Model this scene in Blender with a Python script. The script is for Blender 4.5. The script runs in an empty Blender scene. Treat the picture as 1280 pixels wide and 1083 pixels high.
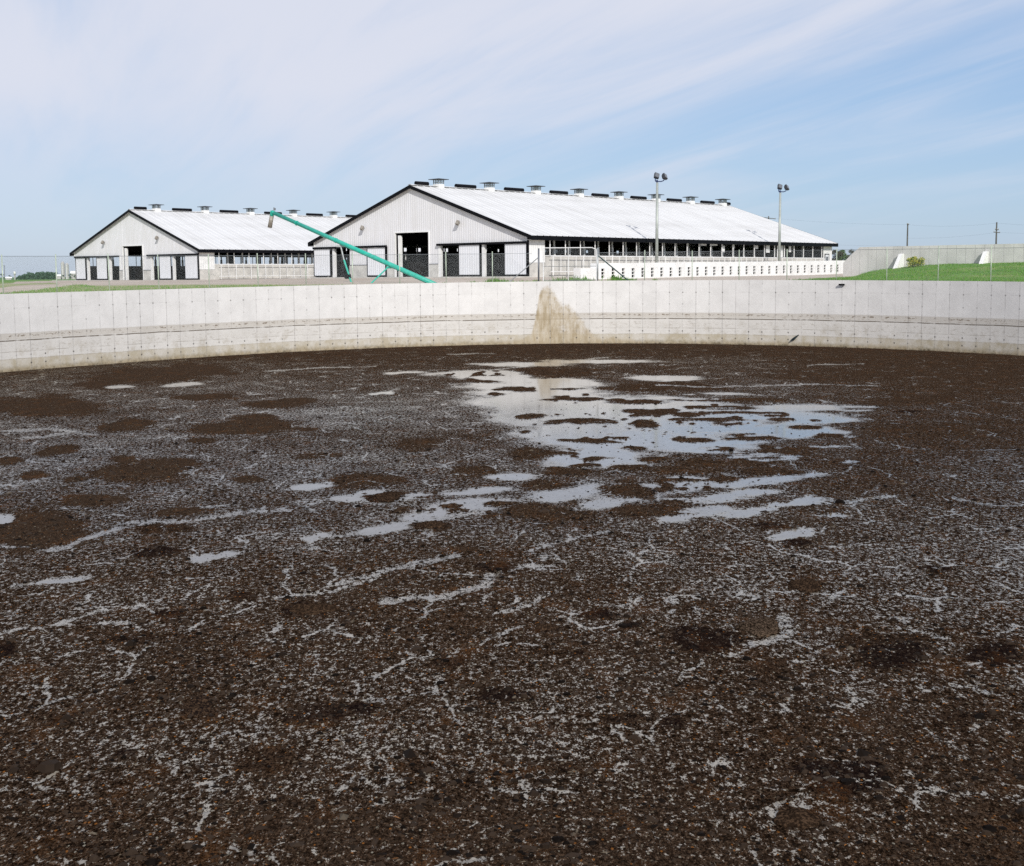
import bpy, bmesh, math, random
import numpy as np
from mathutils import Vector, Matrix

random.seed(7)
rng = np.random.default_rng(7)
S = bpy.context.scene
COL = S.collection

# ------------------------------------------------------------------ camera
F_PX, PITCH, ROLL, EYE = 1591.0, math.radians(6), -0.007, 4.73
SHIFT = (F_PX * math.tan(PITCH) - 199.5) / 1280.0
CAMROT = Matrix.Rotation(math.pi / 2 - PITCH, 3, 'X') @ Matrix.Rotation(ROLL, 3, 'Z')
cam = bpy.data.cameras.new('camera')
cam.sensor_fit = 'HORIZONTAL'
cam.sensor_width = 36.0
cam.lens = F_PX / 1280.0 * 36.0
cam.shift_y = SHIFT
cam.clip_start, cam.clip_end = 0.1, 12000.0
cam_ob = bpy.data.objects.new('camera', cam)
cam_ob.matrix_world = Matrix.Translation((0, 0, EYE)) @ CAMROT.to_4x4()
COL.objects.link(cam_ob)
S.camera = cam_ob

# ------------------------------------------------------------------ sky and sun
SUN_EL, SUN_AZ = math.radians(30), math.radians(165)          # azimuth from +Y towards +X
sun_dir = Vector((math.sin(SUN_AZ) * math.cos(SUN_EL), math.cos(SUN_AZ) * math.cos(SUN_EL), math.sin(SUN_EL)))
world = bpy.data.worlds.new('World')
S.world = world
world.use_nodes = True
wn = world.node_tree
wn.nodes.clear()


def nd(nt, kind, ins=None, **props):
    n = nt.nodes.new(kind)
    for k, v in props.items():
        setattr(n, k, v)
    for k, v in (ins or {}).items():
        sk = n.inputs[k]
        if isinstance(v, bpy.types.NodeSocket):
            nt.links.new(v, sk)
        else:
            sk.default_value = v
    return n


def mth(nt, op, a, b=0.0, c=0.0, clamp=False):
    n = nd(nt, 'ShaderNodeMath', operation=op, use_clamp=clamp)
    for i, v in enumerate((a, b, c)):
        if isinstance(v, bpy.types.NodeSocket):
            nt.links.new(v, n.inputs[i])
        else:
            n.inputs[i].default_value = v
    return n.outputs[0]


def sstep(nt, x, lo, hi, a=0.0, b=1.0):
    n = nd(nt, 'ShaderNodeMapRange', {'Value': x, 'From Min': lo, 'From Max': hi, 'To Min': a, 'To Max': b},
           interpolation_type='SMOOTHSTEP')
    return n.outputs[0]


def mixc(nt, f, a, b, blend='MIX'):
    n = nd(nt, 'ShaderNodeMix', data_type='RGBA', blend_type=blend)
    for i, v in ((0, f), (6, a), (7, b)):
        if isinstance(v, bpy.types.NodeSocket):
            nt.links.new(v, n.inputs[i])
        else:
            n.inputs[i].default_value = v if i == 0 else (tuple(v) + (1.0,))[:4]
    return n.outputs[2]


def noise(nt, vec, scale, detail=3.0, rough=0.55, dist=0.0):
    return nd(nt, 'ShaderNodeTexNoise', {'Vector': vec, 'Scale': scale, 'Detail': detail, 'Roughness': rough,
                                         'Distortion': dist}).outputs[0]


sky = nd(wn, 'ShaderNodeTexSky', sky_type='NISHITA', sun_disc=False, sun_elevation=SUN_EL, sun_rotation=SUN_AZ,
         altitude=200.0, air_density=1.0, dust_density=0.6, ozone_density=2.0)
tc = nd(wn, 'ShaderNodeTexCoord')
sep = nd(wn, 'ShaderNodeSeparateXYZ', {'Vector': tc.outputs['Generated']})
# thin high cloud lies on a level sheet: direction divided by its rise
zz = mth(wn, 'ADD', mth(wn, 'MAXIMUM', sep.outputs[2], 0.0), 0.10)
cxn = mth(wn, 'DIVIDE', sep.outputs[0], zz)
cyn = mth(wn, 'DIVIDE', sep.outputs[1], zz)
# streaks of cirrus run towards a point low in the north-west
LX, LY = -0.39, 0.92
along = mth(wn, 'ADD', mth(wn, 'MULTIPLY', cxn, LX), mth(wn, 'MULTIPLY', cyn, LY))
across = mth(wn, 'SUBTRACT', mth(wn, 'MULTIPLY', cxn, LY), mth(wn, 'MULTIPLY', cyn, LX))


def cirrus(sa, sc, off, detail, rough, dist):
    v = nd(wn, 'ShaderNodeCombineXYZ', {'X': mth(wn, 'MULTIPLY', along, sa), 'Y': mth(wn, 'MULTIPLY', across, sc), 'Z': off})
    return noise(wn, v.outputs[0], 1.0, detail, rough, dist)


broad = cirrus(0.22, 0.75, 0.3, 3.0, 0.5, 0.3)
streak = cirrus(0.34, 1.9, 4.1, 6.0, 0.54, 0.75)
fibre = cirrus(1.1, 8.0, 8.7, 5.0, 0.6, 0.8)
# the veil is thickest in the west and thins out towards the east
ramp = sstep(wn, across, 0.3, 4.2, 0.18, -0.15)
cover = mth(wn, 'ADD', mth(wn, 'ADD', mth(wn, 'MULTIPLY', broad, 0.42), mth(wn, 'MULTIPLY', streak, 0.72)),
            mth(wn, 'ADD', ramp, mth(wn, 'MULTIPLY', fibre, 0.10)))
mask = sstep(wn, cover, 0.40, 0.84)
low = sstep(wn, sep.outputs[2], 0.01, 0.15, 0.22, 1.0)        # the veil is lost in the air near the horizon
mask = mth(wn, 'MULTIPLY', mask, mth(wn, 'MULTIPLY', low, 0.88))
CLOUD = (7.0, 7.15, 8.0)
pale = mixc(wn, 0.62, sky.outputs[0], (3.2, 4.75, 7.5))        # a little summer air over the blue
skyc = mixc(wn, mask, pale, CLOUD)
bg = nd(wn, 'ShaderNodeBackground', {'Color': skyc, 'Strength': 0.1})
nd(wn, 'ShaderNodeOutputWorld', {'Surface': bg.outputs[0]})

sl = bpy.data.lights.new('sun', 'SUN')
sl.energy = 3.2
sl.angle = math.radians(0.53)
sl.color = (1.0, 0.965, 0.91)
so = bpy.data.objects.new('sun', sl)
so.rotation_euler = (-sun_dir).to_track_quat('-Z', 'Y').to_euler()
so.location = (30, -60, 60)
COL.objects.link(so)
vs = S.view_settings
vs.view_transform, vs.look, vs.gamma, vs.exposure = 'Standard', 'None', 1.0, 0.1
vs.use_curve_mapping = False
S.cycles.max_bounces = 6
S.cycles.use_denoising = False

# ------------------------------------------------------------------ helpers


def ray(px, py):
    return CAMROT @ Vector(((px - 640) / F_PX, (541.5 - py) / F_PX + SHIFT * 1280 / F_PX, -1.0))


def at(px, py, depth):
    """A place `depth` metres north of the viewpoint along a sight line."""
    r = ray(px, py)
    return Vector((0, 0, EYE)) + r * (depth / r.y)


def on_level(px, py, z):
    r = ray(px, py)
    return Vector((0, 0, EYE)) + r * ((z - EYE) / r.z)


CR = np.array(CAMROT)


def project(P):
    q = (np.asarray(P, float) - np.array([0, 0, EYE])) @ CR
    w = np.where(-q[..., 2] > 0.2, -q[..., 2], np.nan)
    return 640 + F_PX * q[..., 0] / w, 541.5 - (F_PX * q[..., 1] / w - SHIFT * 1280)


def ss(x, a, b):
    t = np.clip((np.asarray(x, float) - a) / (b - a), 0, 1)
    return t * t * (3 - 2 * t)


_lat = rng.random((256, 256))


def vnoise(x, y):
    xi, yi = np.floor(x).astype(int), np.floor(y).astype(int)
    fx, fy = x - xi, y - yi
    fx, fy = fx * fx * (3 - 2 * fx), fy * fy * (3 - 2 * fy)
    a, b = _lat[xi % 256, yi % 256], _lat[(xi + 1) % 256, yi % 256]
    c, d = _lat[xi % 256, (yi + 1) % 256], _lat[(xi + 1) % 256, (yi + 1) % 256]
    return (a * (1 - fx) + b * fx) * (1 - fy) + (c * (1 - fx) + d * fx) * fy


def fbm(x, y, octv=4, rough=0.5):
    s, a, t = 0.0, 1.0, 0.0
    for k in range(octv):
        s = s + a * vnoise(x * 2 ** k + 17.3 * k, y * 2 ** k + 5.1 * k)
        t += a
        a *= rough
    return s / t


def mesh_np(name, V, quads=None, tris=None, mat=None, parent=None, smooth=False):
    me = bpy.data.meshes.new(name)
    V = np.asarray(V, np.float32)
    me.vertices.add(len(V))
    me.vertices.foreach_set('co', V.ravel())
    loops, starts, totals = [], [], []
    pos = 0
    for arr, n in ((quads, 4), (tris, 3)):
        if arr is None or len(arr) == 0:
            continue
        arr = np.asarray(arr, np.int32)
        loops.append(arr.ravel())
        starts.append(pos + np.arange(len(arr)) * n)
        totals.append(np.full(len(arr), n))
        pos += arr.size
    lp, st, tt = np.concatenate(loops), np.concatenate(starts), np.concatenate(totals)
    me.loops.add(len(lp))
    me.loops.foreach_set('vertex_index', lp.astype(np.int32))
    me.polygons.add(len(st))
    me.polygons.foreach_set('loop_start', st.astype(np.int32))
    me.polygons.foreach_set('loop_total', tt.astype(np.int32))
    me.polygons.foreach_set('use_smooth', np.full(len(st), bool(smooth)))
    me.update(calc_edges=True)
    me.validate()
    if mat:
        me.materials.append(mat)
    ob = bpy.data.objects.new(name, me)
    COL.objects.link(ob)
    if parent:
        ob.parent = parent
    return ob


def attr(ob, name, data):
    a = ob.data.attributes.new(name, 'FLOAT', 'POINT')
    a.data.foreach_set('value', np.asarray(data, np.float32).ravel())


class MB:
    """Collects shapes into one mesh."""

    def __init__(self):
        self.v, self.f = [], []

    def poly(self, pts):
        n = len(self.v)
        self.v += [tuple(p) for p in pts]
        self.f.append(tuple(range(n, n + len(pts))))
        return self

    def box(self, c, s, M=None):
        n = len(self.v)
        for dx in (-.5, .5):
            for dy in (-.5, .5):
                for dz in (-.5, .5):
                    p = Vector((dx * s[0], dy * s[1], dz * s[2]))
                    if M is not None:
                        p = M @ p
                    self.v.append((c[0] + p.x, c[1] + p.y, c[2] + p.z))
        for q in ((0, 1, 3, 2), (4, 6, 7, 5), (0, 4, 5, 1), (2, 3, 7, 6), (0, 2, 6, 4), (1, 5, 7, 3)):
            self.f.append(tuple(n + i for i in q))
        return self

    def span(self, a, b):
        """Axis-aligned box between two corners."""
        return self.box([(a[i] + b[i]) / 2 for i in range(3)], [abs(b[i] - a[i]) for i in range(3)])

    def tube(self, a, b, r0, r1=None, n=8, cap=True):
        r1 = r0 if r1 is None else r1
        a, b = Vector(a), Vector(b)
        d = (b - a).normalized()
        u = d.orthogonal().normalized()
        w = d.cross(u)
        k = len(self.v)
        for i in range(n):
            t = 2 * math.pi * i / n
            o = u * math.cos(t) + w * math.sin(t)
            self.v.append(tuple(a + o * r0))
            self.v.append(tuple(b + o * r1))
        for i in range(n):
            j = (i + 1) % n
            self.f.append((k + 2 * i, k + 2 * j, k + 2 * j + 1, k + 2 * i + 1))
        if cap:
            self.f.append(tuple(k + 2 * i for i in range(n))[::-1])
            self.f.append(tuple(k + 2 * i + 1 for i in range(n)))
        return self

    def path(self, pts, r, n=8):
        for a, b in zip(pts[:-1], pts[1:]):
            self.tube(a, b, r, r, n)
        return self

    def build(self, name, mat, parent=None, smooth=False):
        me = bpy.data.meshes.new(name)
        me.from_pydata(self.v, [], self.f)
        me.validate()
        if smooth:
            for p in me.polygons:
                p.use_smooth = True
        me.materials.append(mat)
        ob = bpy.data.objects.new(name, me)
        COL.objects.link(ob)
        if parent:
            ob.parent = parent
        return ob


def link_copy(src, name, parent=None, loc=None, rot=None):
    o = src.copy()
    o.name = name
    COL.objects.link(o)
    o.parent = parent
    if loc is not None:
        o.location = loc
    if rot is not None:
        o.rotation_euler = rot
    return o


def copy_tree(o, parent=None):
    c = o.copy()
    COL.objects.link(c)
    c.parent = parent
    for ch in list(o.children):
        copy_tree(ch, c)
    return c


def tag(o, label=None, cat=None, group=None, kind=None):
    for k, v in (('label', label), ('category', cat), ('group', group), ('kind', kind)):
        if v:
            o[k] = v
    return o


def empty(name, loc=(0, 0, 0), rz=0.0):
    o = bpy.data.objects.new(name, None)
    COL.objects.link(o)
    o.location = loc
    o.rotation_euler = (0, 0, rz)
    o.empty_display_size = 0.5
    return o


# ------------------------------------------------------------------ materials
MAT = {}


def material(name, build):
    m = bpy.data.materials.new(name)
    m.use_nodes = True
    nt = m.node_tree
    nt.nodes.clear()
    sh = build(nt)
    nd(nt, 'ShaderNodeOutputMaterial', {'Surface': sh})
    MAT[name] = m
    return m


def pos(nt):
    return nd(nt, 'ShaderNodeNewGeometry').outputs['Position']


def objc(nt):
    return nd(nt, 'ShaderNodeTexCoord').outputs['Object']


def at_f(nt, name):
    return nd(nt, 'ShaderNodeAttribute', attribute_name=name).outputs['Fac']


def bump(nt, h, strength=0.4, dist=0.01):
    return nd(nt, 'ShaderNodeBump', {'Height': h, 'Strength': strength, 'Distance': dist}).outputs[0]


def prin(nt, col, rough=0.6, **ins):
    n = nd(nt, 'ShaderNodeBsdfPrincipled')
    d = {'Base Color': col, 'Roughness': rough, 'Specular IOR Level': 0.25}
    d.update({('Specular IOR Level' if k == 'spec' else k): v for k, v in ins.items()})
    for k, v in d.items():
        sk = n.inputs[k]
        if isinstance(v, bpy.types.NodeSocket):
            nt.links.new(v, sk)
        elif k == 'Base Color':
            sk.default_value = (tuple(v) + (1.0,))[:4]
        else:
            sk.default_value = v
    return n.outputs[0]


def simple(name, col, rough=0.6, metal=0.0, var=0.25, scale=1.5, bmp=0.0):
    def b(nt):
        p = pos(nt)
        n = noise(nt, p, scale, 5.0, 0.6)
        k = sstep(nt, n, 0.3, 0.7, 1 - var, 1 + var * 0.35)
        c = nd(nt, 'ShaderNodeVectorMath', {0: tuple(col[:3]), 'Scale': k}, operation='SCALE').outputs[0]
        ins = {'Metallic': metal, 'spec': 0.08 if max(col[:3]) < 0.05 else 0.3}
        if bmp:
            ins['Normal'] = bump(nt, noise(nt, p, scale * 12, 4.0), bmp, 0.02)
        return prin(nt, c, rough, **ins)
    return material(name, b)


def streaked(name, col, dirt, amount=0.3, rough=0.45, sx=0.8, metal=0.0):
    """Painted sheet with soft vertical run-off streaks."""
    def b(nt):
        p = pos(nt)
        m = nd(nt, 'ShaderNodeMapping', {'Vector': p, 'Scale': (sx, sx, sx * 0.12)}).outputs[0]
        n = noise(nt, m, 2.2, 6.0, 0.62)
        n2 = noise(nt, p, 0.5, 4.0)
        f = mth(nt, 'MULTIPLY', sstep(nt, mth(nt, 'ADD', n, mth(nt, 'MULTIPLY', n2, 0.4)), 0.55, 0.95), amount)
        return prin(nt, mixc(nt, f, col, dirt), rough, Metallic=metal)
    return material(name, b)


streaked('white_siding', (0.715, 0.715, 0.735), (0.55, 0.53, 0.50), 0.35, 0.5)
streaked('white_door', (0.73, 0.74, 0.77), (0.58, 0.57, 0.55), 0.3, 0.45)
simple('white_paint', (0.72, 0.72, 0.70), 0.5, 0, 0.18, 2.0)
simple('white_trim', (0.80, 0.80, 0.79), 0.45, 0, 0.1, 2.0)
simple('black_trim', (0.006, 0.006, 0.008), 0.45, 0, 0.3, 2.0)
simple('shade_dark', (0.012, 0.011, 0.010), 0.9, 0, 0.4, 1.5)  # near-black standing in for shade inside the barns and wall holes
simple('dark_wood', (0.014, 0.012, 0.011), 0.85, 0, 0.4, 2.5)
simple('grey_curtain', (0.30, 0.30, 0.31), 0.7, 0, 0.2, 1.0)
simple('galvanised', (0.42, 0.44, 0.44), 0.42, 0.6, 0.2, 3.0)
simple('pale_post', (0.48, 0.55, 0.44), 0.45, 0.2, 0.2, 3.0)
simple('steel_dark', (0.17, 0.18, 0.20), 0.45, 0.5, 0.25, 4.0)
simple('brace_green', (0.045, 0.085, 0.085), 0.5, 0.2, 0.25, 4.0)
simple('spout_grey', (0.34, 0.31, 0.27), 0.6, 0.3, 0.35, 6.0)
simple('lamp_shell', (0.055, 0.06, 0.07), 0.45, 0.3, 0.2, 3.0)
simple('lamp_bracket', (0.02, 0.035, 0.11), 0.5, 0.2, 0.2, 3.0)
simple('pole_grey', (0.40, 0.43, 0.40), 0.5, 0.3, 0.2, 1.0)
simple('old_pole', (0.13, 0.125, 0.12), 0.85, 0, 0.3, 1.0)
simple('wire_dark', (0.06, 0.07, 0.08), 0.6, 0.2, 0.1, 1.0)
simple('chain_wire', (0.26, 0.28, 0.29), 0.45, 0.5, 0.1, 1.0)
simple('concrete_pale', (0.56, 0.545, 0.51), 0.85, 0, 0.22, 1.2, 0.3)
simple('bunker_concrete', (0.60, 0.59, 0.57), 0.85, 0, 0.16, 0.5, 0.0)
simple('precast_white', (0.82, 0.815, 0.80), 0.8, 0, 0.10, 0.7, 0.08)
simple('silo_grey', (0.44, 0.43, 0.41), 0.8, 0, 0.15, 0.15)
simple('debris_dark', (0.02, 0.03, 0.035), 0.5, 0, 0.4, 4.0)
simple('cow_coat', (0.50, 0.48, 0.45), 0.8, 0, 0.2, 1.0)
material('lamp_glass', lambda nt: prin(nt, (0.16, 0.17, 0.19), 0.15, Metallic=0.2))


def m_roof(nt):
    p = objc(nt)
    m = nd(nt, 'ShaderNodeMapping', {'Vector': p, 'Scale': (1.1, 0.09, 0.09)}).outputs[0]
    n = noise(nt, m, 1.1, 6.0, 0.62)
    n2 = noise(nt, nd(nt, 'ShaderNodeMapping', {'Vector': p, 'Scale': (0.05, 0.5, 0.5)}).outputs[0], 1.0, 4.0)
    f = mth(nt, 'MULTIPLY', sstep(nt, n, 0.42, 0.72), 0.36)
    f = mth(nt, 'ADD', f, mth(nt, 'MULTIPLY', sstep(nt, n2, 0.42, 0.70), 0.22))
    c = mixc(nt, f, (0.66, 0.66, 0.655), (0.43, 0.42, 0.405))
    return prin(nt, c, 0.45)


material('white_roof', m_roof)


def m_teal(nt):
    p = pos(nt)
    n = noise(nt, p, 3.0, 5.0, 0.6)
    c = mixc(nt, sstep(nt, n, 0.4, 0.7), (0.022, 0.40, 0.30), (0.045, 0.46, 0.36))
    c = mixc(nt, sstep(nt, noise(nt, p, 9.0, 4.0), 0.62, 0.72), c, (0.16, 0.33, 0.25))
    return prin(nt, c, 0.35)


material('teal_paint', m_teal)


def m_wall(nt):
    """Cast concrete of the tank: u = metres along the wall, v = 0 at the manure, 1 at the rim."""
    uv = nd(nt, 'ShaderNodeUVMap', uv_map='UVMap').outputs[0]
    s = nd(nt, 'ShaderNodeSeparateXYZ', {'Vector': uv})
    u, v0 = s.outputs[0], s.outputs[1]
    p = pos(nt)
    st = at_f(nt, 'stain')
    nw = noise(nt, p, 0.45, 3.0)
    nf = noise(nt, p, 5.0, 5.0, 0.65)
    ng = noise(nt, p, 17.0, 4.0, 0.7)
    v = mth(nt, 'ADD', v0, mth(nt, 'MULTIPLY', mth(nt, 'SUBTRACT', nw, 0.5), 0.022))
    vf = mth(nt, 'ADD', v, mth(nt, 'MULTIPLY', mth(nt, 'SUBTRACT', nf, 0.5), 0.02))
    rnd = nd(nt, 'ShaderNodeObjectInfo').outputs['Random']
    c = mixc(nt, sstep(nt, noise(nt, p, 0.9, 6.0, 0.65), 0.35, 0.7), (0.745, 0.726, 0.702), (0.665, 0.647, 0.625))
    c = mixc(nt, mth(nt, 'MULTIPLY', rnd, 0.12), c, (0.45, 0.44, 0.43))
    # faint blotches, upper half
    c = mixc(nt, mth(nt, 'MULTIPLY', sstep(nt, nf, 0.56, 0.72), 0.18), c, (0.42, 0.40, 0.37))
    # below the old fill line
    below = sstep(nt, vf, 0.492, 0.480)
    c = mixc(nt, mth(nt, 'MULTIPLY', below, 0.30), c, (0.47, 0.43, 0.36))
    band = mth(nt, 'MULTIPLY', below, sstep(nt, vf, 0.400, 0.425))
    c = mixc(nt, mth(nt, 'MULTIPLY', band, 0.34), c, (0.44, 0.39, 0.32))
    edge = mth(nt, 'MULTIPLY', sstep(nt, vf, 0.478, 0.486), sstep(nt, vf, 0.500, 0.490))
    c = mixc(nt, mth(nt, 'MULTIPLY', edge, 0.35), c, (0.33, 0.28, 0.22))

    ngm = noise(nt, nd(nt, 'ShaderNodeMapping', {'Vector': p, 'Scale': (1, 1, 2.2)}).outputs[0], 4.2, 4.0, 0.6)

    def line(y, w, col, amt, nn, lo, hi):
        nonlocal c
        d = mth(nt, 'ABSOLUTE', mth(nt, 'SUBTRACT', v, y))
        k = mth(nt, 'MULTIPLY', sstep(nt, d, w, w * 0.4), sstep(nt, nn, lo, hi, 0.06, 1.0))
        c = mixc(nt, mth(nt, 'MULTIPLY', k, amt), c, col)
    nl = noise(nt, p, 1.6, 5.0, 0.7)
    line(0.460, 0.020, (0.17, 0.125, 0.085), 0.80, ngm, 0.52, 0.62)
    line(0.425, 0.012, (0.22, 0.17, 0.12), 0.45, ngm, 0.55, 0.64)
    line(0.398, 0.0105, (0.12, 0.095, 0.07), 0.92, nl, 0.30, 0.52)
    line(0.310, 0.07, (0.28, 0.24, 0.19), 0.42, ngm, 0.54, 0.66)
    line(0.252, 0.007, (0.27, 0.24, 0.20), 0.60, nl, 0.4, 0.6)
    line(0.158, 0.006, (0.20, 0.17, 0.13), 0.70, nl, 0.38, 0.6)
    blot = noise(nt, p, 1.1, 6.0, 0.7)
    c = mixc(nt, mth(nt, 'MULTIPLY', mth(nt, 'MULTIPLY', sstep(nt, vf, 0.45, 0.10), sstep(nt, blot, 0.50, 0.66)), 0.55), c, (0.33, 0.28, 0.20))
    lowk = mth(nt, 'MULTIPLY', sstep(nt, vf, 0.168, 0.150), sstep(nt, blot, 0.3, 0.65, 0.30, 0.85))
    c = mixc(nt, lowk, c, (0.42, 0.365, 0.265))
    c = mixc(nt, mth(nt, 'MULTIPLY', sstep(nt, mth(nt, 'ADD', vf, mth(nt, 'MULTIPLY', nf, 0.10)), 0.135, 0.04), 0.9), c, (0.17, 0.135, 0.075))
    c = mixc(nt, sstep(nt, mth(nt, 'ADD', vf, mth(nt, 'MULTIPLY', nf, 0.03)), 0.040, 0.022), c, (0.045, 0.036, 0.022))
    # rust-brown splash under the pipe
    sk = sstep(nt, mth(nt, 'ADD', st, mth(nt, 'MULTIPLY', mth(nt, 'ADD', mth(nt, 'SUBTRACT', nf, 0.5), mth(nt, 'SUBTRACT', noise(nt, p, 1.3, 5.0, 0.65), 0.5)), 0.75)), 0.22, 0.85)
    run = noise(nt, nd(nt, 'ShaderNodeMapping', {'Vector': p, 'Scale': (2.2, 2.2, 0.55)}).outputs[0], 1.5, 5.0, 0.65)
    scol = mixc(nt, sstep(nt, run, 0.38, 0.66), (0.48, 0.405, 0.29), (0.345, 0.275, 0.175))
    c = mixc(nt, mth(nt, 'MULTIPLY', sk, sstep(nt, run, 0.25, 0.6, 0.55, 0.95)), c, scol)
    # form-tie marks on the joints, stained runs beneath some of them
    du = mth(nt, 'ABSOLUTE', mth(nt, 'SUBTRACT', mth(nt, 'FRACT', mth(nt, 'ADD', u, 0.5)), 0.5))
    du = mth(nt, 'MULTIPLY', du, PANEL)
    du = mth(nt, 'ADD', du, mth(nt, 'MULTIPLY', mth(nt, 'SUBTRACT', nf, 0.5), 0.03))
    cell = nd(nt, 'ShaderNodeTexWhiteNoise', {'W': mth(nt, 'FLOOR', mth(nt, 'ADD', u, 0.5))}, noise_dimensions='1D').outputs[0]
    seam = mth(nt, 'MULTIPLY', sstep(nt, du, 0.035, 0.012), sstep(nt, mth(nt, 'ADD', nl, mth(nt, 'MULTIPLY', cell, 0.3)), 0.45, 0.85))
    c = mixc(nt, mth(nt, 'MULTIPLY', seam, 0.45), c, (0.25, 0.235, 0.225))
    for row, amt in ((0.945, 0.22), (0.81, 0.55), (0.63, 0.36), (0.47, 0.4), (0.205, 0.75), (0.098, 0.8)):
        dv = mth(nt, 'MULTIPLY', mth(nt, 'ABSOLUTE', mth(nt, 'SUBTRACT', v0, row)), 4.1)
        d = mth(nt, 'POWER', mth(nt, 'ADD', mth(nt, 'POWER', du, 2.0), mth(nt, 'POWER', dv, 2.0)), 0.5)
        cr = nd(nt, 'ShaderNodeTexWhiteNoise', {'W': mth(nt, 'ADD', mth(nt, 'FLOOR', mth(nt, 'ADD', u, 0.5)), row * 37)},
                noise_dimensions='1D').outputs[0]
        k = mth(nt, 'MULTIPLY', sstep(nt, d, 0.065, 0.035), mth(nt, 'MULTIPLY', sstep(nt, cr, 0.1, 0.8, 0.15, 1.0), amt))
        c = mixc(nt, k, c, (0.075, 0.066, 0.06))
    for row, amt in ((0.815, 0.20), (0.205, 0.12)):     # lift joints
        d = mth(nt, 'ABSOLUTE', mth(nt, 'SUBTRACT', v0, row))
        c = mixc(nt, mth(nt, 'MULTIPLY', sstep(nt, d, 0.006, 0.002), mth(nt, 'MULTIPLY', sstep(nt, nl, 0.45, 0.6), amt)), c, (0.2, 0.19, 0.18))
    h = mth(nt, 'ADD', ng, mth(nt, 'MULTIPLY', nf, 1.5))
    return prin(nt, c, 0.88, Normal=bump(nt, h, 0.25, 0.02))


def m_ground(nt):
    p = pos(nt)
    g0 = at_f(nt, 'grass')
    n1 = noise(nt, p, 0.7, 5.0, 0.65)
    n2 = noise(nt, p, 0.16, 4.0)
    n3 = noise(nt, p, 4.0, 4.0, 0.7)
    g = sstep(nt, mth(nt, 'ADD', g0, mth(nt, 'MULTIPLY', mth(nt, 'SUBTRACT', n1, 0.5), 0.9)), 0.40, 0.60)
    dirt = mixc(nt, sstep(nt, n2, 0.35, 0.65), (0.50, 0.43, 0.36), (0.41, 0.345, 0.28))
    dirt = mixc(nt, sstep(nt, n3, 0.5, 0.75), dirt, (0.55, 0.49, 0.42))
    grass = mixc(nt, sstep(nt, n1, 0.35, 0.65), (0.070, 0.185, 0.022), (0.130, 0.265, 0.040))
    grass = mixc(nt, mth(nt, 'MULTIPLY', sstep(nt, n2, 0.48, 0.68), 0.55), grass, (0.30, 0.30, 0.125))
    dry = at_f(nt, 'dry')
    grass = mixc(nt, mth(nt, 'MULTIPLY', dry, sstep(nt, n1, 0.3, 0.6, 0.35, 0.85)), grass, (0.40, 0.37, 0.22))
    far = at_f(nt, 'crop')
    grass = mixc(nt, far, grass, mixc(nt, n2, (0.085, 0.18, 0.06), (0.13, 0.235, 0.08)))
    return prin(nt, mixc(nt, g, dirt, grass), 0.95, Normal=bump(nt, n3, 0.5, 0.05))


material('ground', m_ground)


def m_blade(nt):
    r = at_f(nt, 'tint')
    c = mixc(nt, sstep(nt, r, 0.0, 0.8), (0.060, 0.19, 0.02), (0.15, 0.30, 0.045))
    c = mixc(nt, sstep(nt, r, 0.86, 0.95), c, (0.27, 0.24, 0.12))
    return prin(nt, c, 0.7)


material('grass_blades', m_blade)


def leafmat(name, a, b, c3=None):
    def f(nt):
        r = at_f(nt, 'tint')
        c = mixc(nt, r, a, b)
        if c3:
            c = mixc(nt, sstep(nt, r, 0.5, 0.75), c, c3)
        return prin(nt, c, 0.65)
    return material(name, f)


leafmat('leaf_dark', (0.055, 0.11, 0.04), (0.12, 0.20, 0.07))
leafmat('leaf_hazed', (0.042, 0.095, 0.062), (0.085, 0.16, 0.095))  # fade of distant air put into the leaf colour
leafmat('leaf_reddish', (0.045, 0.055, 0.03), (0.10, 0.085, 0.06))
leafmat('leaf_bush', (0.08, 0.16, 0.03), (0.22, 0.30, 0.05), (0.60, 0.55, 0.09))
simple('bark', (0.10, 0.08, 0.06), 0.9, 0, 0.3, 3.0)


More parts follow.
